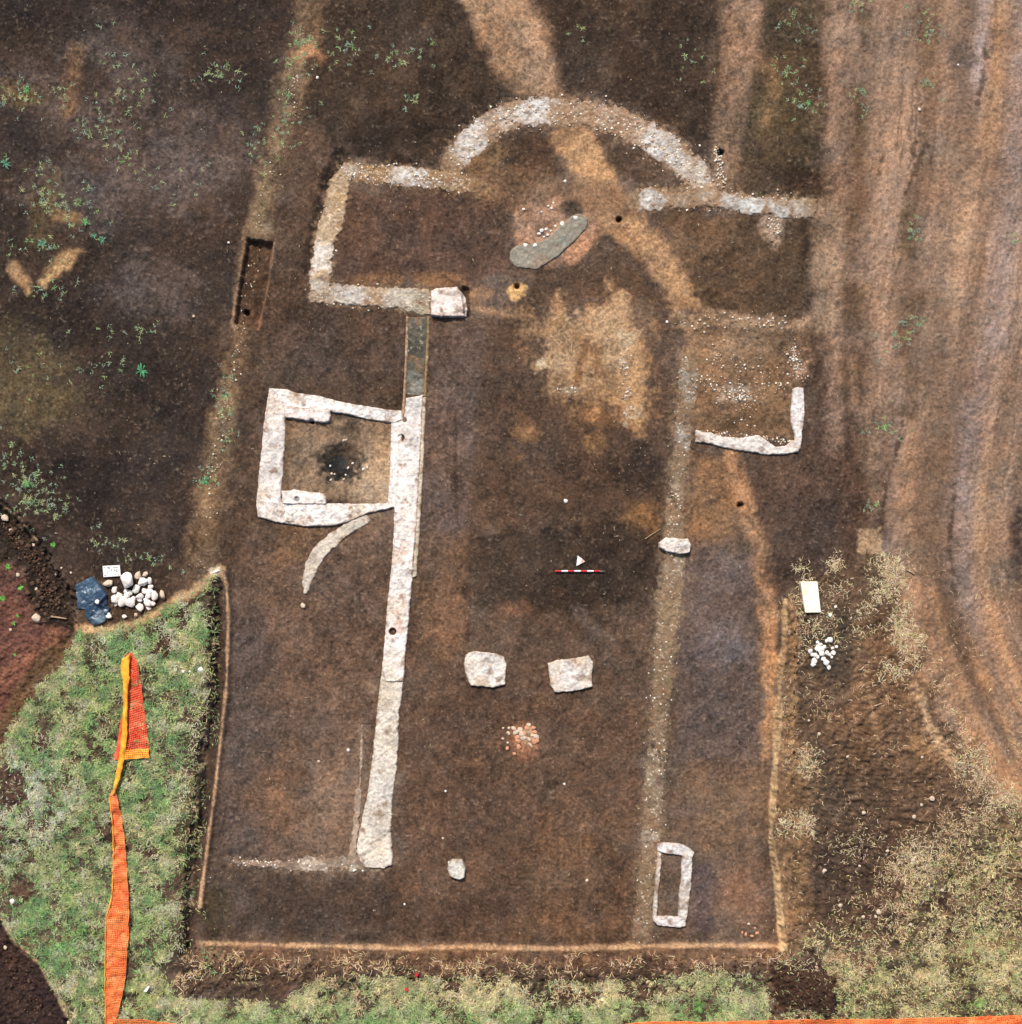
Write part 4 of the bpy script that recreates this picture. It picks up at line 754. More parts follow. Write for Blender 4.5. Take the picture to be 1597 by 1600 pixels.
def from_lines(specs):            # (pts with half width, weight)
    def f(r, n):
        X, Y = [], []; tot = sum(s[1] for s in specs)
        for pts, wgt in specs:
            m = int(n*wgt/tot); seg = np.array([math.hypot(b[0]-a[0], b[1]-a[1]) for a, b in zip(pts[:-1], pts[1:])])
            k = r.choice(len(seg), m, p=seg/seg.sum()); t = r.random(m); A = np.array(pts)[k]; B = np.array(pts)[k+1]
            q = A+(B-A)*t[:, None]; w_ = q[:, 2]; X.append(q[:, 0]+r.normal(size=m)*w_*.5); Y.append(q[:, 1]+r.normal(size=m)*w_*.5)
        return np.concatenate(X), np.concatenate(Y)
    return f
bulk_rocks('wall_gravel', 6500, from_lines([(arc, 5), ([(540, 268, 14), (640, 276, 15), (720, 284, 18)], 2.2), ([(540, 270, 12), (510, 350, 15), (495, 450, 15)], 2.4), ([(495, 460, 12), (670, 470, 16)], 2.4), ([(1000, 312, 16), (1120, 310, 14), (1270, 325, 15)], 2),
    ([(1075, 560, 16), (1060, 700, 14), (1050, 830, 14), (1040, 1000, 22), (1020, 1250, 18), (1005, 1460, 16)], 1.3), ([(1060, 500, 16), (1250, 505, 14)], .4), ([(1235, 540, 12), (1252, 590, 12)], .6), ([(1105, 545, 30), (1225, 610, 24)], .5), ([(1140, 616, 12), (1165, 620, 12)], .3), ([(1090, 675, 6), (1240, 690, 6)], .5), ([(1090, 590, 20), (1180, 640, 30)], .5), ([(1205, 345, 8), (1215, 370, 10)], .3), ([(1120, 235, 6), (1130, 290, 8)], .5),
    ([(360, 1347, 6), (560, 1352, 10)], .8), ([(590, 1330, 14), (600, 1200, 14)], .4), ([(972, 560, 10), (985, 645, 10)], .35), ([(878, 606, 8), (900, 612, 8)], .15)]),
    .4, 2.2, [(222, 204, 180), (200, 178, 150), (206, 200, 190), (180, 146, 118), (238, 228, 212), (232, 222, 208)], 'small pale gravel and mortar crumbs on the walls', 3)
def uni(x0, y0, x1, y1): return lambda r, n: (x0+(x1-x0)*r.random(n), y0+(y1-y0)*r.random(n))
bulk_rocks('field_gravel', 2200, uni(-20, -20, 1620, 1470), .3, 1.1, [(176, 156, 132), (140, 116, 96), (120, 98, 82), (196, 184, 168)], 'tiny pale pebbles strewn over the bare soil', 4)
bulk_rocks('band_gravel', 420, from_lines([([(p[0], p[1], p[2]*.6) for p in LB[1:]], 3), ([(465, 120, 10), (455, 180, 12)], .7), ([(372, 530, 8), (340, 700, 9), (330, 760, 8)], 1.4)]), .4, 1.9, [(206, 184, 152), (176, 150, 120), (230, 216, 196)], 'pale pebbles in the long reddish band left of the building', 5)
bulk_rocks('spoil_crumbs', 2600, from_lines([([(10, 820, 10), (60, 880, 18), (80, 960, 18)], 3), ([(290, 1505, 10), (700, 1512, 10), (1210, 1508, 10)], 3), ([(1250, 1520, 20), (1265, 1570, 28)], 1.3), ([(1245, 960, 4), (1240, 1200, 6), (1240, 1480, 8)], .5), ([(340, 1500, 34), (390, 1525, 20)], 1), ([(1330, 1330, 60), (1400, 1440, 50)], 1), ([(10, 1500, 30), (60, 1570, 30)], .8)]),
    .7, 2.6, [(84, 62, 50), (70, 52, 42), (104, 78, 60), (60, 44, 38)], 'crumbly dark soil lumps on the spoil edges', 6, cat='soil')

# ------------------------------------------------------------------ grass and straw
GM = np.zeros((CN, CN)); GC_ = np.zeros((CN, CN, 3)); GC_[:] = S(156, 158, 120)
paint('p', GR, (168, 158, 118), 1, 20, 8, 'M', .05, GC_)
paint('l', [(331, 925, 8), (330, 1086, 9), (308, 1200, 10), (298, 1300, 10), (286, 1440, 12)], (178, 162, 128), .8, 8, 8, 'F', .3, GC_)
sl_, m = shape_mask('p', GL, 4, 5, 'F'); GM[sl_] = np.maximum(GM[sl_], m)
sl_, m = shape_mask('p', GR, 34, 24, 'M'); GM[sl_] = np.maximum(GM[sl_], m*.9)
for e in BARE: paint('e', e, 0.06, 1, 4, 7, 'F', 0, GM)
paint('p', [(1250, 1440), (1500, 1300), (1500, 1600), (1250, 1600)], .6, .3, 30, 15, 'M', .5, GM)
for p in ([(302, 1092), (333, 1088), (330, 1120), (318, 1145), (300, 1130)], [(285, 1150), (316, 1150), (308, 1210), (292, 1190)], [(322, 925), (336, 925), (336, 1080), (326, 1084)], [(296, 1340), (304, 1300), (290, 1470), (282, 1470)], [(300, 1210), (312, 1215), (300, 1340), (286, 1300)]):
    paint('p', p, .25, 1, 5, 6, 'F', 0, GM)
GM *= .25+.75*sstep(-1.15, -.5, NM2+.3*NF+.2*NL)
paint('p', [(1212, 1500), (1270, 1486), (1300, 1530), (1318, 1575), (1290, 1586), (1210, 1586), (1203, 1540)], .03, 1, 4, 8, 'F', 0, GM)
paint('l', [(1620, 1250, 20), (1490, 1320, 22), (1420, 1400, 22), (1360, 1490, 20)], .4, .8, 20, 15, 'M', 0, GM)
paint('l', [(322, 1090, 16), (310, 1180, 16), (300, 1280, 15), (288, 1400, 14), (280, 1470, 14)], .22, .9, 10, 14, 'M', 0, GM)
GM *= 1-.55*sstep(1400, 1440, PX+10*NM)*sstep(1470, 1400, PY+14*NM2)*sstep(-.3, .5, NM2+.6*NH)
sl_, m = shape_mask('p', [(1240, 1440), (1480, 1240), (1620, 1240), (1620, 1440), (1400, 1500), (1250, 1500)], 30, 20, 'M'); GM[sl_] *= 1-.45*m
sl_, m = shape_mask('p', [(-20, 1180), (345, 1000), (345, 1500), (-20, 1500)], 30, 20, 'M'); GM[sl_] *= 1-.5*m*sstep(.1, .6, NM2[sl_]+.4*NH[sl_])
gh_ = fbm(PX, PY, 20, 5, 7); GM *= 1-.85*sstep(.35, .7, gh_+.25*NF)
GM *= 1-.6*sstep(1235, 1260, PX)*sstep(.0, .6, fbm(PX, PY, 34, 5, 1)+.3*NF)
GM *= np.clip(.85+.2*NM2+.2*NM, .15, 1)*(.1+.9*sstep(-1.1, -.35, NH+.5*NF+.3*NM2))
for (e, c, a) in [((170, 1130, 60, 90, 0), (150, 160, 96), .8), ((60, 1200, 60, 60, 0), (122, 152, 120), .7), ((60, 1260, 70, 46, 0), (186, 188, 186), .95), ((20, 1320, 28, 50, 0), (184, 186, 186), .9), ((40, 1210, 30, 20, 0), (176, 182, 178), .8), ((150, 1210, 50, 50, 0), (112, 158, 104), .7), ((80, 1450, 70, 70, 0), (96, 150, 92), .9), ((110, 1490, 50, 40, 0), (88, 156, 92), .8),
                  ((250, 1440, 40, 50, 0), (132, 162, 94), .7), ((110, 1400, 50, 50, 0), (150, 162, 112), .6), ((300, 970, 40, 30, 0), (120, 160, 104), .7), ((170, 1020, 40, 25, 0), (112, 166, 108), .8), ((260, 1090, 50, 40, 0), (128, 158, 108), .7), ((250, 1250, 40, 60, 0), (124, 160, 112), .6), ((310, 1180, 14, 60, 0), (170, 172, 150), .6), ((200, 1540, 80, 50, 0), (172, 170, 118), .8),
                  ((290, 1350, 20, 50, 0), (182, 172, 136), .6), ((400, 1585, 90, 20, 0), (134, 158, 96), .6), ((540, 1560, 80, 20, 0), (178, 164, 128), .8), ((680, 1560, 70, 20, 0), (172, 162, 120), .6), ((620, 1590, 60, 16, 0), (108, 158, 92), .8), ((830, 1580, 50, 16, 0), (112, 160, 92), .8), ((1080, 1575, 50, 24, 0), (98, 160, 80), .9), ((1150, 1550, 50, 20, 0), (160, 168, 120), .6),
                  ((1000, 1580, 50, 20, 0), (152, 164, 104), .6), ((1500, 1350, 90, 60, 0), (150, 152, 108), .6), ((1560, 1450, 60, 60, 0), (158, 152, 106), .6), ((1450, 1520, 120, 30, -15), (164, 154, 100), .7), ((1530, 1570, 24, 16, 0), (132, 184, 84), .9), ((1560, 1300, 60, 40, 0), (172, 162, 130), .6), ((1400, 1420, 50, 30, 0), (176, 160, 128), .7), ((1300, 1475, 30, 20, 0), (156, 158, 116), .7), ((740, 1545, 60, 20, 0), (150, 160, 108), .5)]:
    paint('e', e, c, a, 22, 18, 'M', .4, GC_)
GC_[:] = GC_*(1+.10*NM[..., None]+.12*NF[..., None])
for nz_, c, a, lo in ((NM2, (190, 178, 144), .4, .35), (NH, (182, 166, 130), .45, .4), (-NH, (104, 134, 74), .75, .2), (-NM2, (116, 142, 88), .6, .15), (NL2-.3*NM, (120, 146, 104), .3, .2)):
    t = (sstep(lo, lo+.5, nz_+.4*NX)*a)[..., None]; GC_[:] = GC_*(1-t)+S(c)*t
sl_, m = shape_mask('p', [(1240, 1440), (1480, 1240), (1620, 1240), (1620, 1440), (1400, 1500), (1250, 1500)], 30, 20, 'M'); m = (m*.7)[..., None]; GC_[sl_] = GC_[sl_]*(1-m)+S(196, 178, 138)*m
sl_, m = shape_mask('p', GR, 30, 10, 'M'); m = (m*np.clip(.42+.3*NM2[sl_]+.2*NH[sl_], .1, .95))[..., None]; GC_[sl_] = GC_[sl_]*(1-m)+S(188, 172, 132)*m
sl_, m = shape_mask('p', [(270, 1500), (1210, 1500), (1210, 1562), (270, 1575)], 14, 10, 'M'); m = (m*np.clip(.5+.3*NM2[sl_], .1, .9))[..., None]; GC_[sl_] = GC_[sl_]*(1-m)+S(192, 174, 140)*m
GC_ *= (1+.16*NF+.12*NX)[..., None]; GC_ = GC_*.88+GC_.mean(-1, keepdims=True)*.12; GC_ *= np.array([1.07, 1.02, .88])*1.2
gv = fbm(PX, PY, 18, 5, 0); gv2 = fbm(PX, PY, 9, 4, 3); wl = sstep(360, 330, PX)
for nz_, c, a, lo in ((gv, (92, 136, 84), .75, .25), (-gv, (176, 172, 150), .6, .35), (gv2, (150, 160, 100), .5, .3), (-gv2+.3*gv, (104, 110, 84), .5, .45)):
    t = (sstep(lo, lo+.35, nz_)*a*(.55+.45*wl))[..., None]; GC_[:] = GC_*(1-t)+S(c)*t*1.1
def blades(name, n, box, dens, colmap, lmin, lmax, wd, label, seed, fixed=None, lift=.5, jit=.4, cat='grass', tuftn=1):
    r = np.random.default_rng(seed)
    xs = box[0]+(box[2]-box[0])*r.random(n); ys = box[1]+(box[3]-box[1])*r.random(n)
    keep = r.random(n) < samp(dens, xs, ys); xs, ys = xs[keep], ys[keep]
    if tuftn > 1:
        xs = np.repeat(xs, tuftn)+r.normal(size=len(xs)*tuftn)*1.6; ys = np.repeat(ys, tuftn)+r.normal(size=len(ys)*tuftn)*1.6
    n = len(xs); x, y, z = P(xs, ys, 0)
    L = (lmin+(lmax-lmin)*r.random(n)); an = r.random(n)*6.283; bend = r.normal(size=n)*.32
    w_ = wd*(.6+.8*r.random(n)); el = lift*(.3+r.random(n))
    pts = []; px_, py_, pz_ = x.copy(), y.copy(), z+.004
    segs = 3; d = an.copy(); e = el.copy()
    for s in range(segs+1):
        ww = w_*(1, .9, .65, .12)[s]*.5
        pts.append(np.stack([px_-np.sin(d)*ww, py_+np.cos(d)*ww, pz_], -1)); pts.append(np.stack([px_+np.sin(d)*ww, py_-np.cos(d)*ww, pz_], -1))
        px_ = px_+np.cos(d)*np.cos(e)*L/segs; py_ = py_+np.sin(d)*np.cos(e)*L/segs; pz_ = pz_+np.sin(e)*L/segs
        d = d+bend; e = e-lift*.7
    V = np.stack(pts, 1).reshape(-1, 3)
    b = np.arange(n)*8; F = np.concatenate([np.stack([b+2*s, b+2*s+1, b+2*s+3, b+2*s+2], -1) for s in range(segs)])
    c = samp(colmap, xs, ys) if fixed is None else np.array([S(q) for q in fixed])[r.integers(0, len(fixed), n)]
    c = c*(1-jit+2*jit*r.random(n))[:, None]*(1+.08*r.normal(size=(n, 3)))
    C = np.repeat(np.clip(c, .01, .9), 8, 0)
    return tag(link(mesh_np(name, V, F, C, True, M_BLADE), name), label, cat, kind='stuff')
blades('grass', 330000, (-60, 880, 345, 1680), GM, GC_, .08, .2, .026, 'mixed green and grey grass covering the bank left of the pit', 21)
blades('grass', 150000, (300, 1490, 1215, 1680), GM, GC_, .08, .2, .026, 'ragged green and straw coloured grass along the bottom bank', 22)
blades('grass', 190000, (1215, 1170, 1690, 1680), GM, GC_, .08, .18, .026, 'pale dry grass in the lower right corner', 23)
# straw
D = np.zeros((CN, CN))
for (k_, p, a, so, am) in [('e', (1386, 905, 20, 38, 0), .9, 10, 10), ('e', (1412, 990, 20, 42, -15), .9, 10, 10), ('e', (1302, 884, 10, 9, 0), .9, 5, 5), ('e', (1290, 990, 22, 20, 0), .5, 10, 8), ('e', (1255, 960, 10, 60, 0), .5, 8, 8), ('e', (1262, 1185, 22, 28, 0), .5, 10, 8), ('e', (1245, 1290, 28, 16, 0), .7, 8, 8), ('e', (1235, 1130, 12, 80, 0), .35, 8, 8), ('e', (1370, 1060, 40, 50, 0), .28, 18, 14), ('e', (1300, 1100, 30, 40, 0), .35, 14, 12),
                           ('p', [(1220, 930), (1440, 880), (1480, 1100), (1600, 1200), (1600, 1450), (1400, 1470), (1260, 1500), (1215, 1480)], .08, 14, 12), ('l', [(1470, 1050, 8), (1490, 1130, 12), (1520, 1210, 26), (1580, 1240, 30), (1500, 1290, 30), (1430, 1350, 32), (1400, 1430, 30), (1360, 1490, 26), (1300, 1500, 20)], .95, 24, 16), ('l', [(1600, 1160, 20), (1560, 1230, 20)], .6, 14, 10), ('p', [(1420, 1280), (1600, 1240), (1600, 1450), (1400, 1480)], .35, 20, 10), ('p', [(1420, 860), (1600, 880), (1600, 1120), (1480, 1060)], .05, 20, 10),
                           ('l', [(290, 1505, 10), (500, 1508, 12), (700, 1512, 12), (950, 1512, 12), (1200, 1505, 10)], .5, 10, 8), ('e', (290, 1530, 26, 20, 0), .6, 10, 8), ('e', (560, 1550, 60, 22, 0), .6, 14, 10), ('l', [(330, 960, 4), (320, 1130, 5), (300, 1330, 6), (286, 1450, 8)], .25, 6, 4), ('e', (1145, 1510, 40, 16, 0), .5, 10, 8), ('e', (1440, 1560, 40, 20, 0), .2, 20, 10), ('e', (860, 1545, 60, 10, 0), .4, 12, 8), ('e', (1285, 1582, 24, 6, 0), .2, 8, 8), ('e', (30, 1160, 14, 12, 0), .6, 8, 6)]:
    sl_, m = shape_mask(k_, p, so, am, 'M'); D[sl_] = np.maximum(D[sl_], m*a)
sl_, m = shape_mask('p', [(1212, 1504), (1265, 1492), (1298, 1530), (1314, 1572), (1290, 1584), (1212, 1584)], 4, 6, 'F'); D[sl_] *= 1-.85*m
D *= np.clip(.35+.9*NH+.5*NF, .02, 1)
SC = [(218, 190, 150), (200, 168, 126), (230, 208, 174), (170, 136, 98), (190, 164, 128)]
blades('dry_straw', 95000, (1200, 860, 1640, 1600), D, None, .06, .24, .016, 'dry pale straw and torn roots strewn right of the pit', 31, SC, .12, .25, cat='straw')
blades('dry_straw', 34000, (250, 1480, 1215, 1610), D, None, .1, .32, .022, 'dry straw hanging along the bottom lip of the pit', 32, SC, .2, .25, cat='straw')
blades('dry_straw', 9000, (-20, 900, 345, 1500), D, None, .1, .28, .022, 'dry straw fringe along the left bank edge', 33, SC, .2, .25, cat='straw')
DS = np.zeros((CN, CN)); DS[:] = .35
D2 = np.zeros((CN, CN))
for e, a_ in [((1388, 905, 18, 34, 0), 1), ((1412, 985, 17, 34, -15), 1), ((1302, 884, 7, 7, 0), 1), ((1355, 950, 8, 30, 10), .5), ((1300, 920, 24, 12, 0), .3), ((1285, 980, 16, 14, 0), .6), ((1258, 1190, 18, 18, 0), .6), ((1245, 1290, 20, 13, 0), .9), ((1400, 1050, 14, 12, 0), .7), ((1255, 950, 7, 40, 0), .5), ((1235, 1505, 50, 8, 0), .3), ((1520, 1190, 22, 22, 0), .6), ((1560, 1240, 34, 20, 30), .5), ((1340, 1320, 40, 20, 0), .25), ((1430, 1340, 40, 30, -30), .5)]:
    sl_, m = shape_mask('e', e, 8, 14, 'F'); D2[sl_] = np.maximum(D2[sl_], m*a_)
blades('dry_straw', 90000, (1210, 860, 1620, 1520), D2, None, .06, .22, .018, 'pale matted clumps of dry grass right of the pit', 35, [(208, 190, 150), (222, 206, 168), (184, 168, 126), (226, 206, 170)], .35, .2, cat='straw')
blades('fine_litter', 1500, (0, 0, 1597, 1460), DS, None, .05, .16, .016, 'fine dry stalks strewn over the bare soil', 34, [(176, 156, 120), (150, 140, 104), (196, 178, 146)], .1, .2, cat='litter')

# ------------------------------------------------------------------ weeds
def weed_mesh(seed, nl, L, col, wide=.26):
    r = np.random.default_rng(seed); V = []; F = []; C = []
    for i in range(nl):
        a = 6.283*i/nl+r.normal()*.35; l = L*(.55+.6*r.random()); e = .25+.6*r.random(); w_ = l*wide*(.6+.6*r.random()); cc = S(col)*(.65+.7*r.random())
        b = len(V); p = np.zeros(3)
        for s, ww in enumerate((.25, .9, 1., .1)):
            V.append(p+np.array([-math.sin(a), math.cos(a), 0])*w_*ww*.5); V.append(p-np.array([-math.sin(a), math.cos(a), 0])*w_*ww*.5); C += [cc, cc]
            p = p+np.array([math.cos(a)*math.cos(e), math.sin(a)*math.cos(e), math.sin(e)])*l/3; e -= .4; a += r.normal()*.15
        for s in range(3): F.append([b+2*s, b+2*s+1, b+2*s+3, b+2*s+2])
    return mesh_np('weed', np.array(V), np.array(F), np.clip(np.array(C), .01, .9), True, M_BLADE)
WG = [weed_mesh(i, 8+i % 5, .17, [(150, 172, 124), (168, 176, 124), (130, 166, 130), (178, 178, 132), (156, 160, 128), (130, 164, 104)][i % 6], .13) for i in range(8)]
WB = [weed_mesh(20+i, 22, .26, [(84, 146, 104), (106, 156, 96), (100, 150, 122)][i], .16) for i in range(3)]
WL = [weed_mesh(40+i, 90, .34, [(112, 148, 84), (132, 164, 92)][i], .07) for i in range(2)]
WV = [weed_mesh(30+i, 18, .22, (110, 172, 78), .24) for i in range(2)]
def weed(x, y, s, me, label, group=None):
    o = link(me, 'weed'); o.location = PV(x, y, .0)+Vector((0, 0, .01)); o.rotation_euler = (0, 0, R.uniform(0, 6.28)); o.scale = (s, s, s)
    tag(o, label, 'weed', group); return o
CL = [(35, 152, 22, 10, 14, 'in the cluster on the left margin near the top'), (90, 148, 12, 6, 5, 'left of the tan streak near the top left'), (170, 80, 12, 22, 6, 'on purple soil near the top, left of the long band'), (205, 150, 26, 22, 18, 'in the loose patch on purple soil in the upper left'), (150, 195, 30, 12, 12, 'below the patch in the upper left'), (190, 245, 24, 20, 12, 'on open soil in the left field'), (62, 285, 20, 24, 9, 'around the upper ochre stain on the left'), (75, 315, 9, 12, 8, 'on the olive stain above the ochre arc'), (128, 330, 16, 18, 12, 'beside the ochre arc stain on the left'), (72, 380, 22, 14, 11, 'on dark soil inside the ochre arc'), (70, 455, 22, 12, 9, 'below the ochre arc stain'), (215, 515, 26, 6, 6, 'on soil well left of the slot trench'), (345, 115, 26, 10, 10, 'left of the top of the long band'),
      (470, 60, 22, 12, 12, 'at the top of the long reddish band'), (465, 95, 14, 10, 10, 'beside the tan lump on the long band'), (450, 180, 16, 40, 16, 'along the upper part of the long reddish band'), (400, 230, 20, 24, 9, 'left of the long band, above the slot trench'), (350, 640, 8, 30, 12, 'on the long band level with the square room'), (322, 745, 7, 10, 7, 'lower down on the long band'), (545, 70, 20, 16, 9, 'right of the top of the long band'), (632, 85, 20, 8, 10, 'on bare soil between the two upper bands'), (645, 160, 12, 6, 4, 'above the left shoulder of the apse'),
      (45, 760, 26, 26, 46, 'in the dense patch at the left margin above the scarp'), (75, 790, 16, 18, 18, 'at the right side of the dense left margin patch'), (10, 720, 12, 16, 8, 'above the dense left margin patch'), (170, 845, 20, 10, 8, 'above the printed sheet'), (240, 870, 24, 8, 7, 'above the white stone heap'), (60, 570, 40, 24, 9, 'on the olive soil at the left margin'), (160, 570, 20, 14, 5, 'near the bright tuft in the left field'), (280, 280, 30, 20, 8, 'in the middle of the left field'),
      (1240, 40, 18, 14, 6, 'on dark soil right of the upper right band'), (1237, 110, 12, 8, 9, 'midway down the dark strip left of the tracks'), (1262, 162, 14, 12, 8, 'beside the left edge of the tracks'), (1345, 8, 8, 6, 3, 'on the tracks at the top edge'), (1350, 160, 6, 10, 3, 'on the left track below the dark stain'), (1450, 45, 12, 14, 7, 'on the dark stain between the upper tracks'), (1450, 130, 6, 6, 3, 'beside the elongated white stone on the tracks'), (1430, 360, 10, 14, 6, 'on the dark patch in the tracks'), (1415, 520, 16, 14, 10, 'on the tracks level with the annex'), (1380, 665, 14, 8, 12, 'in the green clump on the tracks right of the annex'), (1360, 790, 8, 5, 6, 'just above the tan slab print'), (1585, 380, 6, 6, 2, 'at the right margin on the tracks'), (1090, 95, 14, 30, 5, 'on dark soil left of the upper right band'), (907, 50, 6, 4, 2, 'right of the tan band near the top')]
for (x, y, sx, sy, n_, l) in CL:
    for _ in range(max(1, round(n_*.55))):
        weed(x+R.gauss(0, sx*.8), y+R.gauss(0, sy*.8), R.uniform(.45, 1.05), R.choice(WG), 'small green weed '+l, 'green weeds '+l)
weed(222, 579, 1.25, WB[0], 'bright teal green leafy tuft alone in the left field')
weed(42, 140, .8, WB[1], 'brightest tuft of the cluster on the left margin near the top')
weed(133, 348, .8, WB[1], 'bright green tuft right of the ochre arc stain')
weed(160, 375, .7, WB[2], 'blue green tuft right below the ochre arc')
weed(147, 368, .6, WB[2], 'small blue green tuft beside the larger one by the ochre arc')
weed(9, 256, .9, WB[2], 'blue green tuft at the far left margin')
weed(66, 382, .8, WB[2], 'grey green tuft inside the ochre arc')
weed(322, 750, .8, WB[0], 'teal tuft low on the long reddish band')
weed(352, 618, .6, WB[0], 'teal tuft high on the long band beside the square room')
weed(42, 757, .9, WB[1], 'fullest tuft of the dense left margin patch')
weed(1381, 668, .8, WB[1], 'fullest tuft of the green clump right of the annex')
weed(1263, 160, .6, WB[1], 'bright tuft at the left edge of the tracks')
for (x, y, s, l) in [(84, 851, .6, 'vivid green weed at the top of the scarp'), (13, 886, .75, 'vivid green weed on red soil, uppermost'), (32, 917, .75, 'vivid green weed on red soil beside the round clods'), (5, 935, .7, 'vivid green weed on red soil at the margin'), (28, 962, .4, 'greyish small weed low on the red soil'), (22, 974, .45, 'small vivid weed near the foot of the red soil'), (24, 1023, .4, 'small vivid weed on the slope below the red soil')]:
    weed(x, y, s, WV[R.randrange(2)], l)
for (x, y, s, l) in [(1092, 1572, 1.5, 'lush green clump in the bottom grass near the dark spoil mound'), (1531, 1566, 1.4, 'vivid light green clump in the lower right grass'), (70, 1505, 1.3, 'lush dark green clump by the lower left bank edge'), (130, 1450, 1.3, 'green leafy clump left of the orange net'), (98, 1494, .8, 'green rosette with pale centre on the lower left bank'), (30, 1175, .9, 'yellowish dry clump at the left margin of the bank')]:
    weed(x, y, s*.6, WL[0] if 'dark' in l or 'leafy' in l else WL[1], l)

SP = np.zeros((CN, CN)); SP[:] = 0
for (x, y, sx, sy, n_, l) in CL:
    sl_ = bb(x-3*sx-20, y-3*sy-20, x+3*sx+20, y+3*sy+20)
    SP[sl_] = np.maximum(SP[sl_], np.exp(-(((PX[sl_]-x)/(sx*1.5+4))**2+((PY[sl_]-y)/(sy*1.5+4))**2))*min(1, n_*20/(sx*sy)))
SPC = np.zeros((CN, CN, 3)); t = sstep(-.4, .4, NH)[..., None]; SPC[:] = S(150, 170, 118)*t+S(136, 158, 138)*(1-t)
blades('sprouts', 15000, (-10, -10, 1597, 900), SP, SPC, .05, .13, .02, 'tiny pale green sprouts on the bare soil of the upper field', 51, None, .3, .35, cat='sprouts', tuftn=6)
# ------------------------------------------------------------------ blue sheet
def folds(a, s, k):
    return lambda X, Y, d: a*(1-np.abs(fbm(X, Y, s, 3, k)))
tp = empty('plastic_sheet', PV(145, 940), 'crumpled blue plastic sheet with pale creases left of the white stone heap', 'sheet')
slab('sheet_layer', [(117, 914), (135, 905), (150, 912), (166, 930), (168, 945), (150, 950), (133, 953), (121, 951)], .05, (58, 80, 100), parent=tp, amp=.4, soft=.8, stony=0, lump=.01, mat=M_TARP, step=.8, hfun=folds(.04, 22, 3),
     blobs=[(130, 912, 8, (110, 130, 144), .6), (120, 930, 4, (150, 164, 174), .7), (135, 940, 7, (46, 66, 88), .6)])
slab('sheet_layer', [(133, 950), (145, 940), (160, 944), (172, 951), (164, 971), (148, 980), (134, 964)], .09, (46, 68, 88), parent=tp, amp=.4, soft=.8, stony=0, lump=.01, mat=M_TARP, step=.8, hfun=folds(.06, 18, 5),
     blobs=[(152, 960, 5, (128, 148, 166), .6), (145, 968, 6, (40, 62, 84), .7), (150, 966, 2.5, (190, 204, 212), .7), (155, 973, 3, (90, 120, 146), .8)])
slab('folded_flap', [(131, 906), (142, 901), (155, 914), (166, 930), (160, 938), (150, 946), (143, 938), (134, 926)], .2, (60, 84, 106), parent=tp, amp=.3, soft=.8, stony=0, lump=.008, mat=M_TARP, step=.8, hfun=folds(.03, 20, 6),
     blobs=[(137, 926, 3, (196, 208, 216), .7), (150, 917, 2.4, (196, 208, 216), .7), (145, 921, 2.4, (180, 196, 206), .6), (155, 930, 6, (44, 62, 82), .5), (143, 909, 5, (100, 122, 138), .5)])

def prism(name, pts, h, mat, parent=None, lift=0.0, bev=.0, px=True, base=None):
    if base is None: base = PV(sum(p[0] for p in pts)/len(pts), sum(p[1] for p in pts)/len(pts))
    bm = bmesh.new(); vs = []
    k_ = 1-(base.z+lift+h)/HC
    for (x, y) in pts:
        vs.append(bm.verts.new(((x-CX)*k_/S_-base.x, (CY-y)*k_/S_-base.y, lift)))
    f = bm.faces.new(vs); r = bmesh.ops.extrude_face_region(bm, geom=[f])
    bmesh.ops.translate(bm, verts=[v for v in r['geom'] if isinstance(v, bmesh.types.BMVert)], vec=(0, 0, h))
    bmesh.ops.recalc_face_normals(bm, faces=bm.faces)
    if bev: bmesh.ops.bevel(bm, geom=list(bm.edges), offset=bev, segments=2, affect='EDGES', profile=.6)
    me = bpy.data.meshes.new(name); bm.to_mesh(me); bm.free(); me.materials.append(mat)
    return link(me, name, parent, base-(parent.location if parent else Vector((0, 0, 0))))
# printed sheet
bd = empty('printed_sheet', PV(174, 892), 'small white printed sheet lying above the blue sheet and tan stone', 'sheet')
bz = PV(174, 892)
prism('paper', [(160.2, 884.3), (187, 883), (188.6, 900), (161.5, 901.8)], .05, M_WHITE, bd, .03, .006, base=bz)
for (x0, y0, x1, y1) in [(162, 886, 164.5, 887), (167, 886, 172, 887), (169, 887.4, 172, 888.4), (176.5, 885.6, 184, 886.8), (178, 890, 180.4, 892), (179, 897.4, 181, 898.6), (184, 897.6, 186.6, 899), (163, 899, 166.5, 900), (167, 893, 168, 896), (170, 891, 170.8, 894), (174, 889, 175, 893), (182, 889, 183.4, 894), (176.4, 899, 178, 900)]:
    prism('printed_mark', [(x0, y0), (x1, y0), (x1, y1), (x0, y1)], .004, M_INK, bd, .0805, base=bz)
o = prism('foam_slab', [(1251, 909), (1277.7, 909), (1283, 957), (1258.5, 957.5)], .22, M_FOAM, None, .01, .03)
tag(o, 'upright rectangular cream slab at the upper right corner of the pit', 'slab')

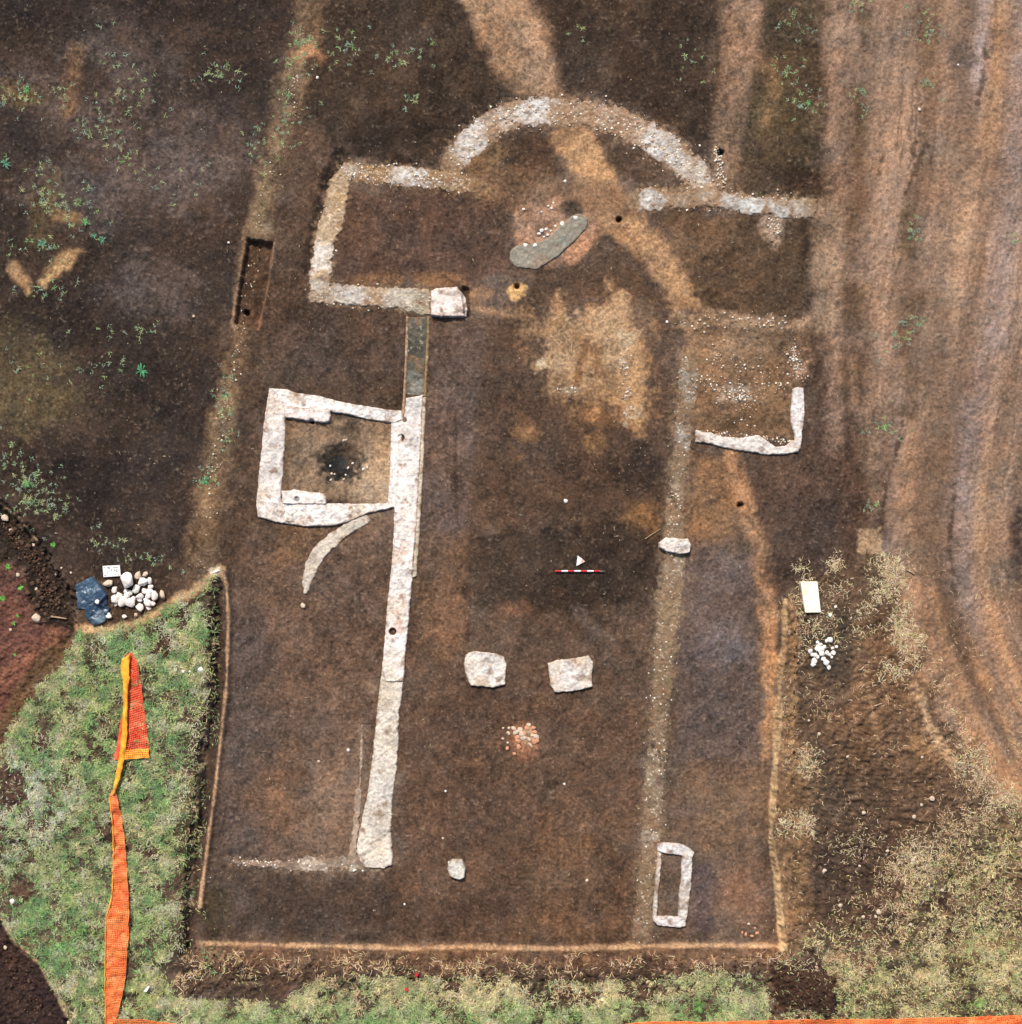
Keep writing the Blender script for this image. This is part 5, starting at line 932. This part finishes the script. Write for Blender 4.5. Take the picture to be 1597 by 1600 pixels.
# ranging rod and north arrow
rb = PV(905, 892)
rod = empty('ranging_rod', rb, 'thin red and white ranging rod lying across the nave floor', 'scale rod')
def cyl(name, x0, x1, y, rad, mat, parent, base, z, r2=None):
    me = bpy.data.meshes.new(name); bm = bmesh.new()
    k_ = 1-(base.z+z)/HC; X0 = (x0-CX)*k_/S_-base.x; X1 = (x1-CX)*k_/S_-base.x; yy = (CY-y)*k_/S_-base.y
    bmesh.ops.create_cone(bm, cap_ends=True, segments=12, radius1=rad, radius2=rad if r2 is None else r2, depth=X1-X0, matrix=Matrix.Translation(((X0+X1)/2, yy, z)) @ Matrix.Rotation(math.pi/2, 4, 'Y'))
    bm.to_mesh(me); bm.free(); me.materials.append(mat); return link(me, name, parent, base-parent.location)
e0 = 867.5
for i in range(7):
    cyl('white_band' if i % 2 else 'red_band', e0+i*10, e0+(i+1)*10, 892.3, .034, M_WHITE if i % 2 else M_RED, rod, rb, .06)
cyl('tip', e0+70, e0+79, 892.5, .026, M_METAL, rod, rb, .06, .004)
ar = empty('north_arrow', PV(906, 877), 'small white triangular north arrow plate above the ranging rod', 'arrow'); ab = PV(906, 877)
prism('plate', [(902.7, 868), (909.5, 872.8), (906.4, 881.4), (900.6, 884.3)], .03, M_WHITE, ar, .03, base=ab)
prism('plate_corner', [(909.6, 872.9), (914.6, 877.4), (906.6, 881.3)], .028, M_PINK, ar, .03, base=ab)

# stick, litter
def stick(x0, y0, x1, y1, rad, mat, name, label, cat, z=.05):
    a = PV(x0, y0, z); b = PV(x1, y1, z); d = b-a; bm = bmesh.new()
    bmesh.ops.create_cone(bm, cap_ends=True, segments=8, radius1=rad, radius2=rad*.6, depth=d.length)
    for v in bm.verts: v.co += Vector((R.uniform(-1, 1), R.uniform(-1, 1), 0))*rad*.25
    me = bpy.data.meshes.new(name); bm.to_mesh(me); bm.free(); me.materials.append(mat)
    o = link(me, name, None, (a+b)/2); o.rotation_mode = 'QUATERNION'; o.rotation_quaternion = d.to_track_quat('Z', 'Y'); tag(o, label, cat)
stick(80, 963, 104, 967, .045, M_WOOD, 'stick', 'short pale stick lying on the dark clods left of the blue sheet', 'stick')
stick(1417, 890, 1429, 897, .035, M_WOOD, 'stick', 'short straw coloured stick on the tracks beside the dry clump', 'stick')
stick(1366, 1104, 1378, 1099, .03, M_WOOD, 'stick', 'thin straight stick on the rough ground below the dry clumps', 'stick')
stick(894, 533, 893, 552, .025, M_WOOD, 'stick', 'thin pale upright stick on the tan choir soil', 'stick')
stick(1008, 842, 1032, 826, .02, M_WOOD, 'stick', 'thin twig left of the small white block', 'stick')
o = prism('paper_scrap', [(224, 1549), (231, 1541), (234, 1542), (229, 1550)], .02, M_WHITE, None, .12); tag(o, 'white scrap of paper in the grass near the bottom left', 'scrap')
o = prism('plastic_scrap', [(648, 1522), (652, 1519), (654, 1524), (650, 1527)], .02, M_RED, None, .1); tag(o, 'red plastic scrap on the bottom bank, upper of two', 'scrap')
o = prism('plastic_scrap', [(632, 1545), (637, 1543), (638, 1548), (633, 1550)], .02, M_RED, None, .12); tag(o, 'red plastic scrap in the bottom grass, lower of two', 'scrap')

# ------------------------------------------------------------------ orange barrier net
def lerp_edge(E, t):
    E = np.array(E, float); s = np.r_[0, np.cumsum(np.hypot(*np.diff(E, axis=0).T))]; s /= s[-1]
    return np.stack([np.interp(t, s, E[:, 0]), np.interp(t, s, E[:, 1])], -1)
def ribbon(name, EL_, ER, nu, nv, mat, parent, lift=.1, frac=.36, fill=False, arch=0., seed=1, lump=.03):
    r = np.random.default_rng(seed)
    # fine parameter grid: each cell = strand + gap
    su = [0.]; 
    for i in range(nu): su += [(i+frac)/nu, (i+1.)/nu]
    su = np.array(su[:-1] if fill else su+[1+frac/nu])/(1+frac/nu)
    tv = [0.]
    for i in range(nv): tv += [(i+frac)/nv, (i+1.)/nv]
    tv = np.array(tv+[1+frac/nv])/(1+frac/nv)
    A = lerp_edge(EL_, tv); B = lerp_edge(ER, tv)
    Pp = A[:, None]+(B-A)[:, None]*su[None, :, None]
    x, y, z = P(Pp[..., 0], Pp[..., 1], lift)
    # smooth the cloth: ignore the finest ground lumps
    for _ in range(12):
        z[1:-1] = (z[:-2]+2*z[1:-1]+z[2:])/4; z[:, 1:-1] = (z[:, :-2]+2*z[:, 1:-1]+z[:, 2:])/4
    z = z+lump*fbm(Pp[..., 0], Pp[..., 1], 16, 3, seed)+arch*np.sin(np.pi*np.clip(su, 0, 1))[None]
    N, Mx = x.shape; id_ = np.arange(N*Mx).reshape(N, Mx)
    F = np.stack([id_[:-1, :-1], id_[1:, :-1], id_[1:, 1:], id_[:-1, 1:]], -1)
    ii, jj = np.meshgrid(np.arange(N-1), np.arange(Mx-1), indexing='ij')
    keep = np.ones(ii.shape, bool) if fill else ~((ii % 2 == 1) & (jj % 2 == 1))
    V = np.stack([x, y, z], -1).reshape(-1, 3)
    o0 = parent.location
    me = mesh_np(name, V-np.array(o0), F[keep], None, True, mat)
    o = link(me, name, parent); md = o.modifiers.new('thick', 'SOLIDIFY'); md.thickness = .008
    return o
net = empty('barrier_net', PV(190, 1300), 'long orange plastic barrier net lying twisted down the left grass bank', 'net')
ribbon('net_panel', [(197, 1024), (196, 1060), (194, 1100), (190, 1150), (178, 1188)], [(206, 1019), (216, 1038), (222, 1080), (228, 1130), (233, 1178)], 13, 46, M_NETR, net, .08, .42, seed=2)
ribbon('net_hem', [(194, 1172), (193, 1187)], [(232, 1170), (234, 1184)], 13, 4, M_NETY, net, .13, .5, seed=2)
ribbon('folded_edge', [(203, 1022), (190, 1030), (188, 1042), (192, 1065), (193, 1100), (190, 1140), (186, 1180), (180, 1215), (175, 1242)], [(205, 1022), (206, 1034), (206, 1060), (203, 1080), (202, 1120), (202, 1150), (197, 1188), (191, 1215), (181, 1240)], 5, 70, M_NETY, net, .14, .3, True, .10, 4)
ribbon('net_panel', [(175, 1236), (170, 1247), (177, 1300), (177, 1356), (175, 1400), (165, 1436), (164.5, 1500), (164.5, 1606)], [(180, 1236), (184, 1247), (194, 1306), (199, 1366), (202, 1430), (200, 1483), (194, 1543), (184, 1588), (172, 1606)][:-1]+[(174, 1604)], 12, 130, M_NET, net, .13, .5, seed=3, lump=.06)
ribbon('folded_edge', [(171, 1247), (176, 1300), (176, 1356), (174, 1400), (164.5, 1436), (163.5, 1500), (163.5, 1606)], [(174, 1247), (179, 1300), (180, 1356), (177, 1400), (167, 1436), (166.5, 1500), (166.5, 1606)], 2, 120, M_NETY, net, .15, .3, True, .03, 5, .03)
ribbon('folded_edge', [(178, 1180), (182, 1172), (190, 1120)], [(186, 1190), (190, 1180), (194, 1130)], 4, 20, M_NETR, net, .1, .3, True, .06, 6)
net2 = empty('barrier_net', PV(230, 1605), 'orange mesh net running along the bottom edge from the lower left corner', 'net')
ribbon('net_panel', [(180, 1592), (230, 1594), (278, 1600), (330, 1608)], [(168, 1640), (230, 1640), (280, 1640), (330, 1640)], 16, 60, M_NET, net2, .12, .35, seed=7)
net3 = empty('barrier_net', PV(1300, 1605), 'orange mesh net along the bottom right edge of the photo', 'net')
ribbon('net_panel', [(960, 1602), (1010, 1596), (1100, 1597), (1220, 1594), (1400, 1592), (1540, 1588), (1660, 1584)], [(960, 1640), (1010, 1636), (1100, 1636), (1220, 1634), (1400, 1632), (1540, 1630), (1660, 1626)], 14, 240, M_NET, net3, .14, .5, seed=8)
print('objects', len(bpy.data.objects))
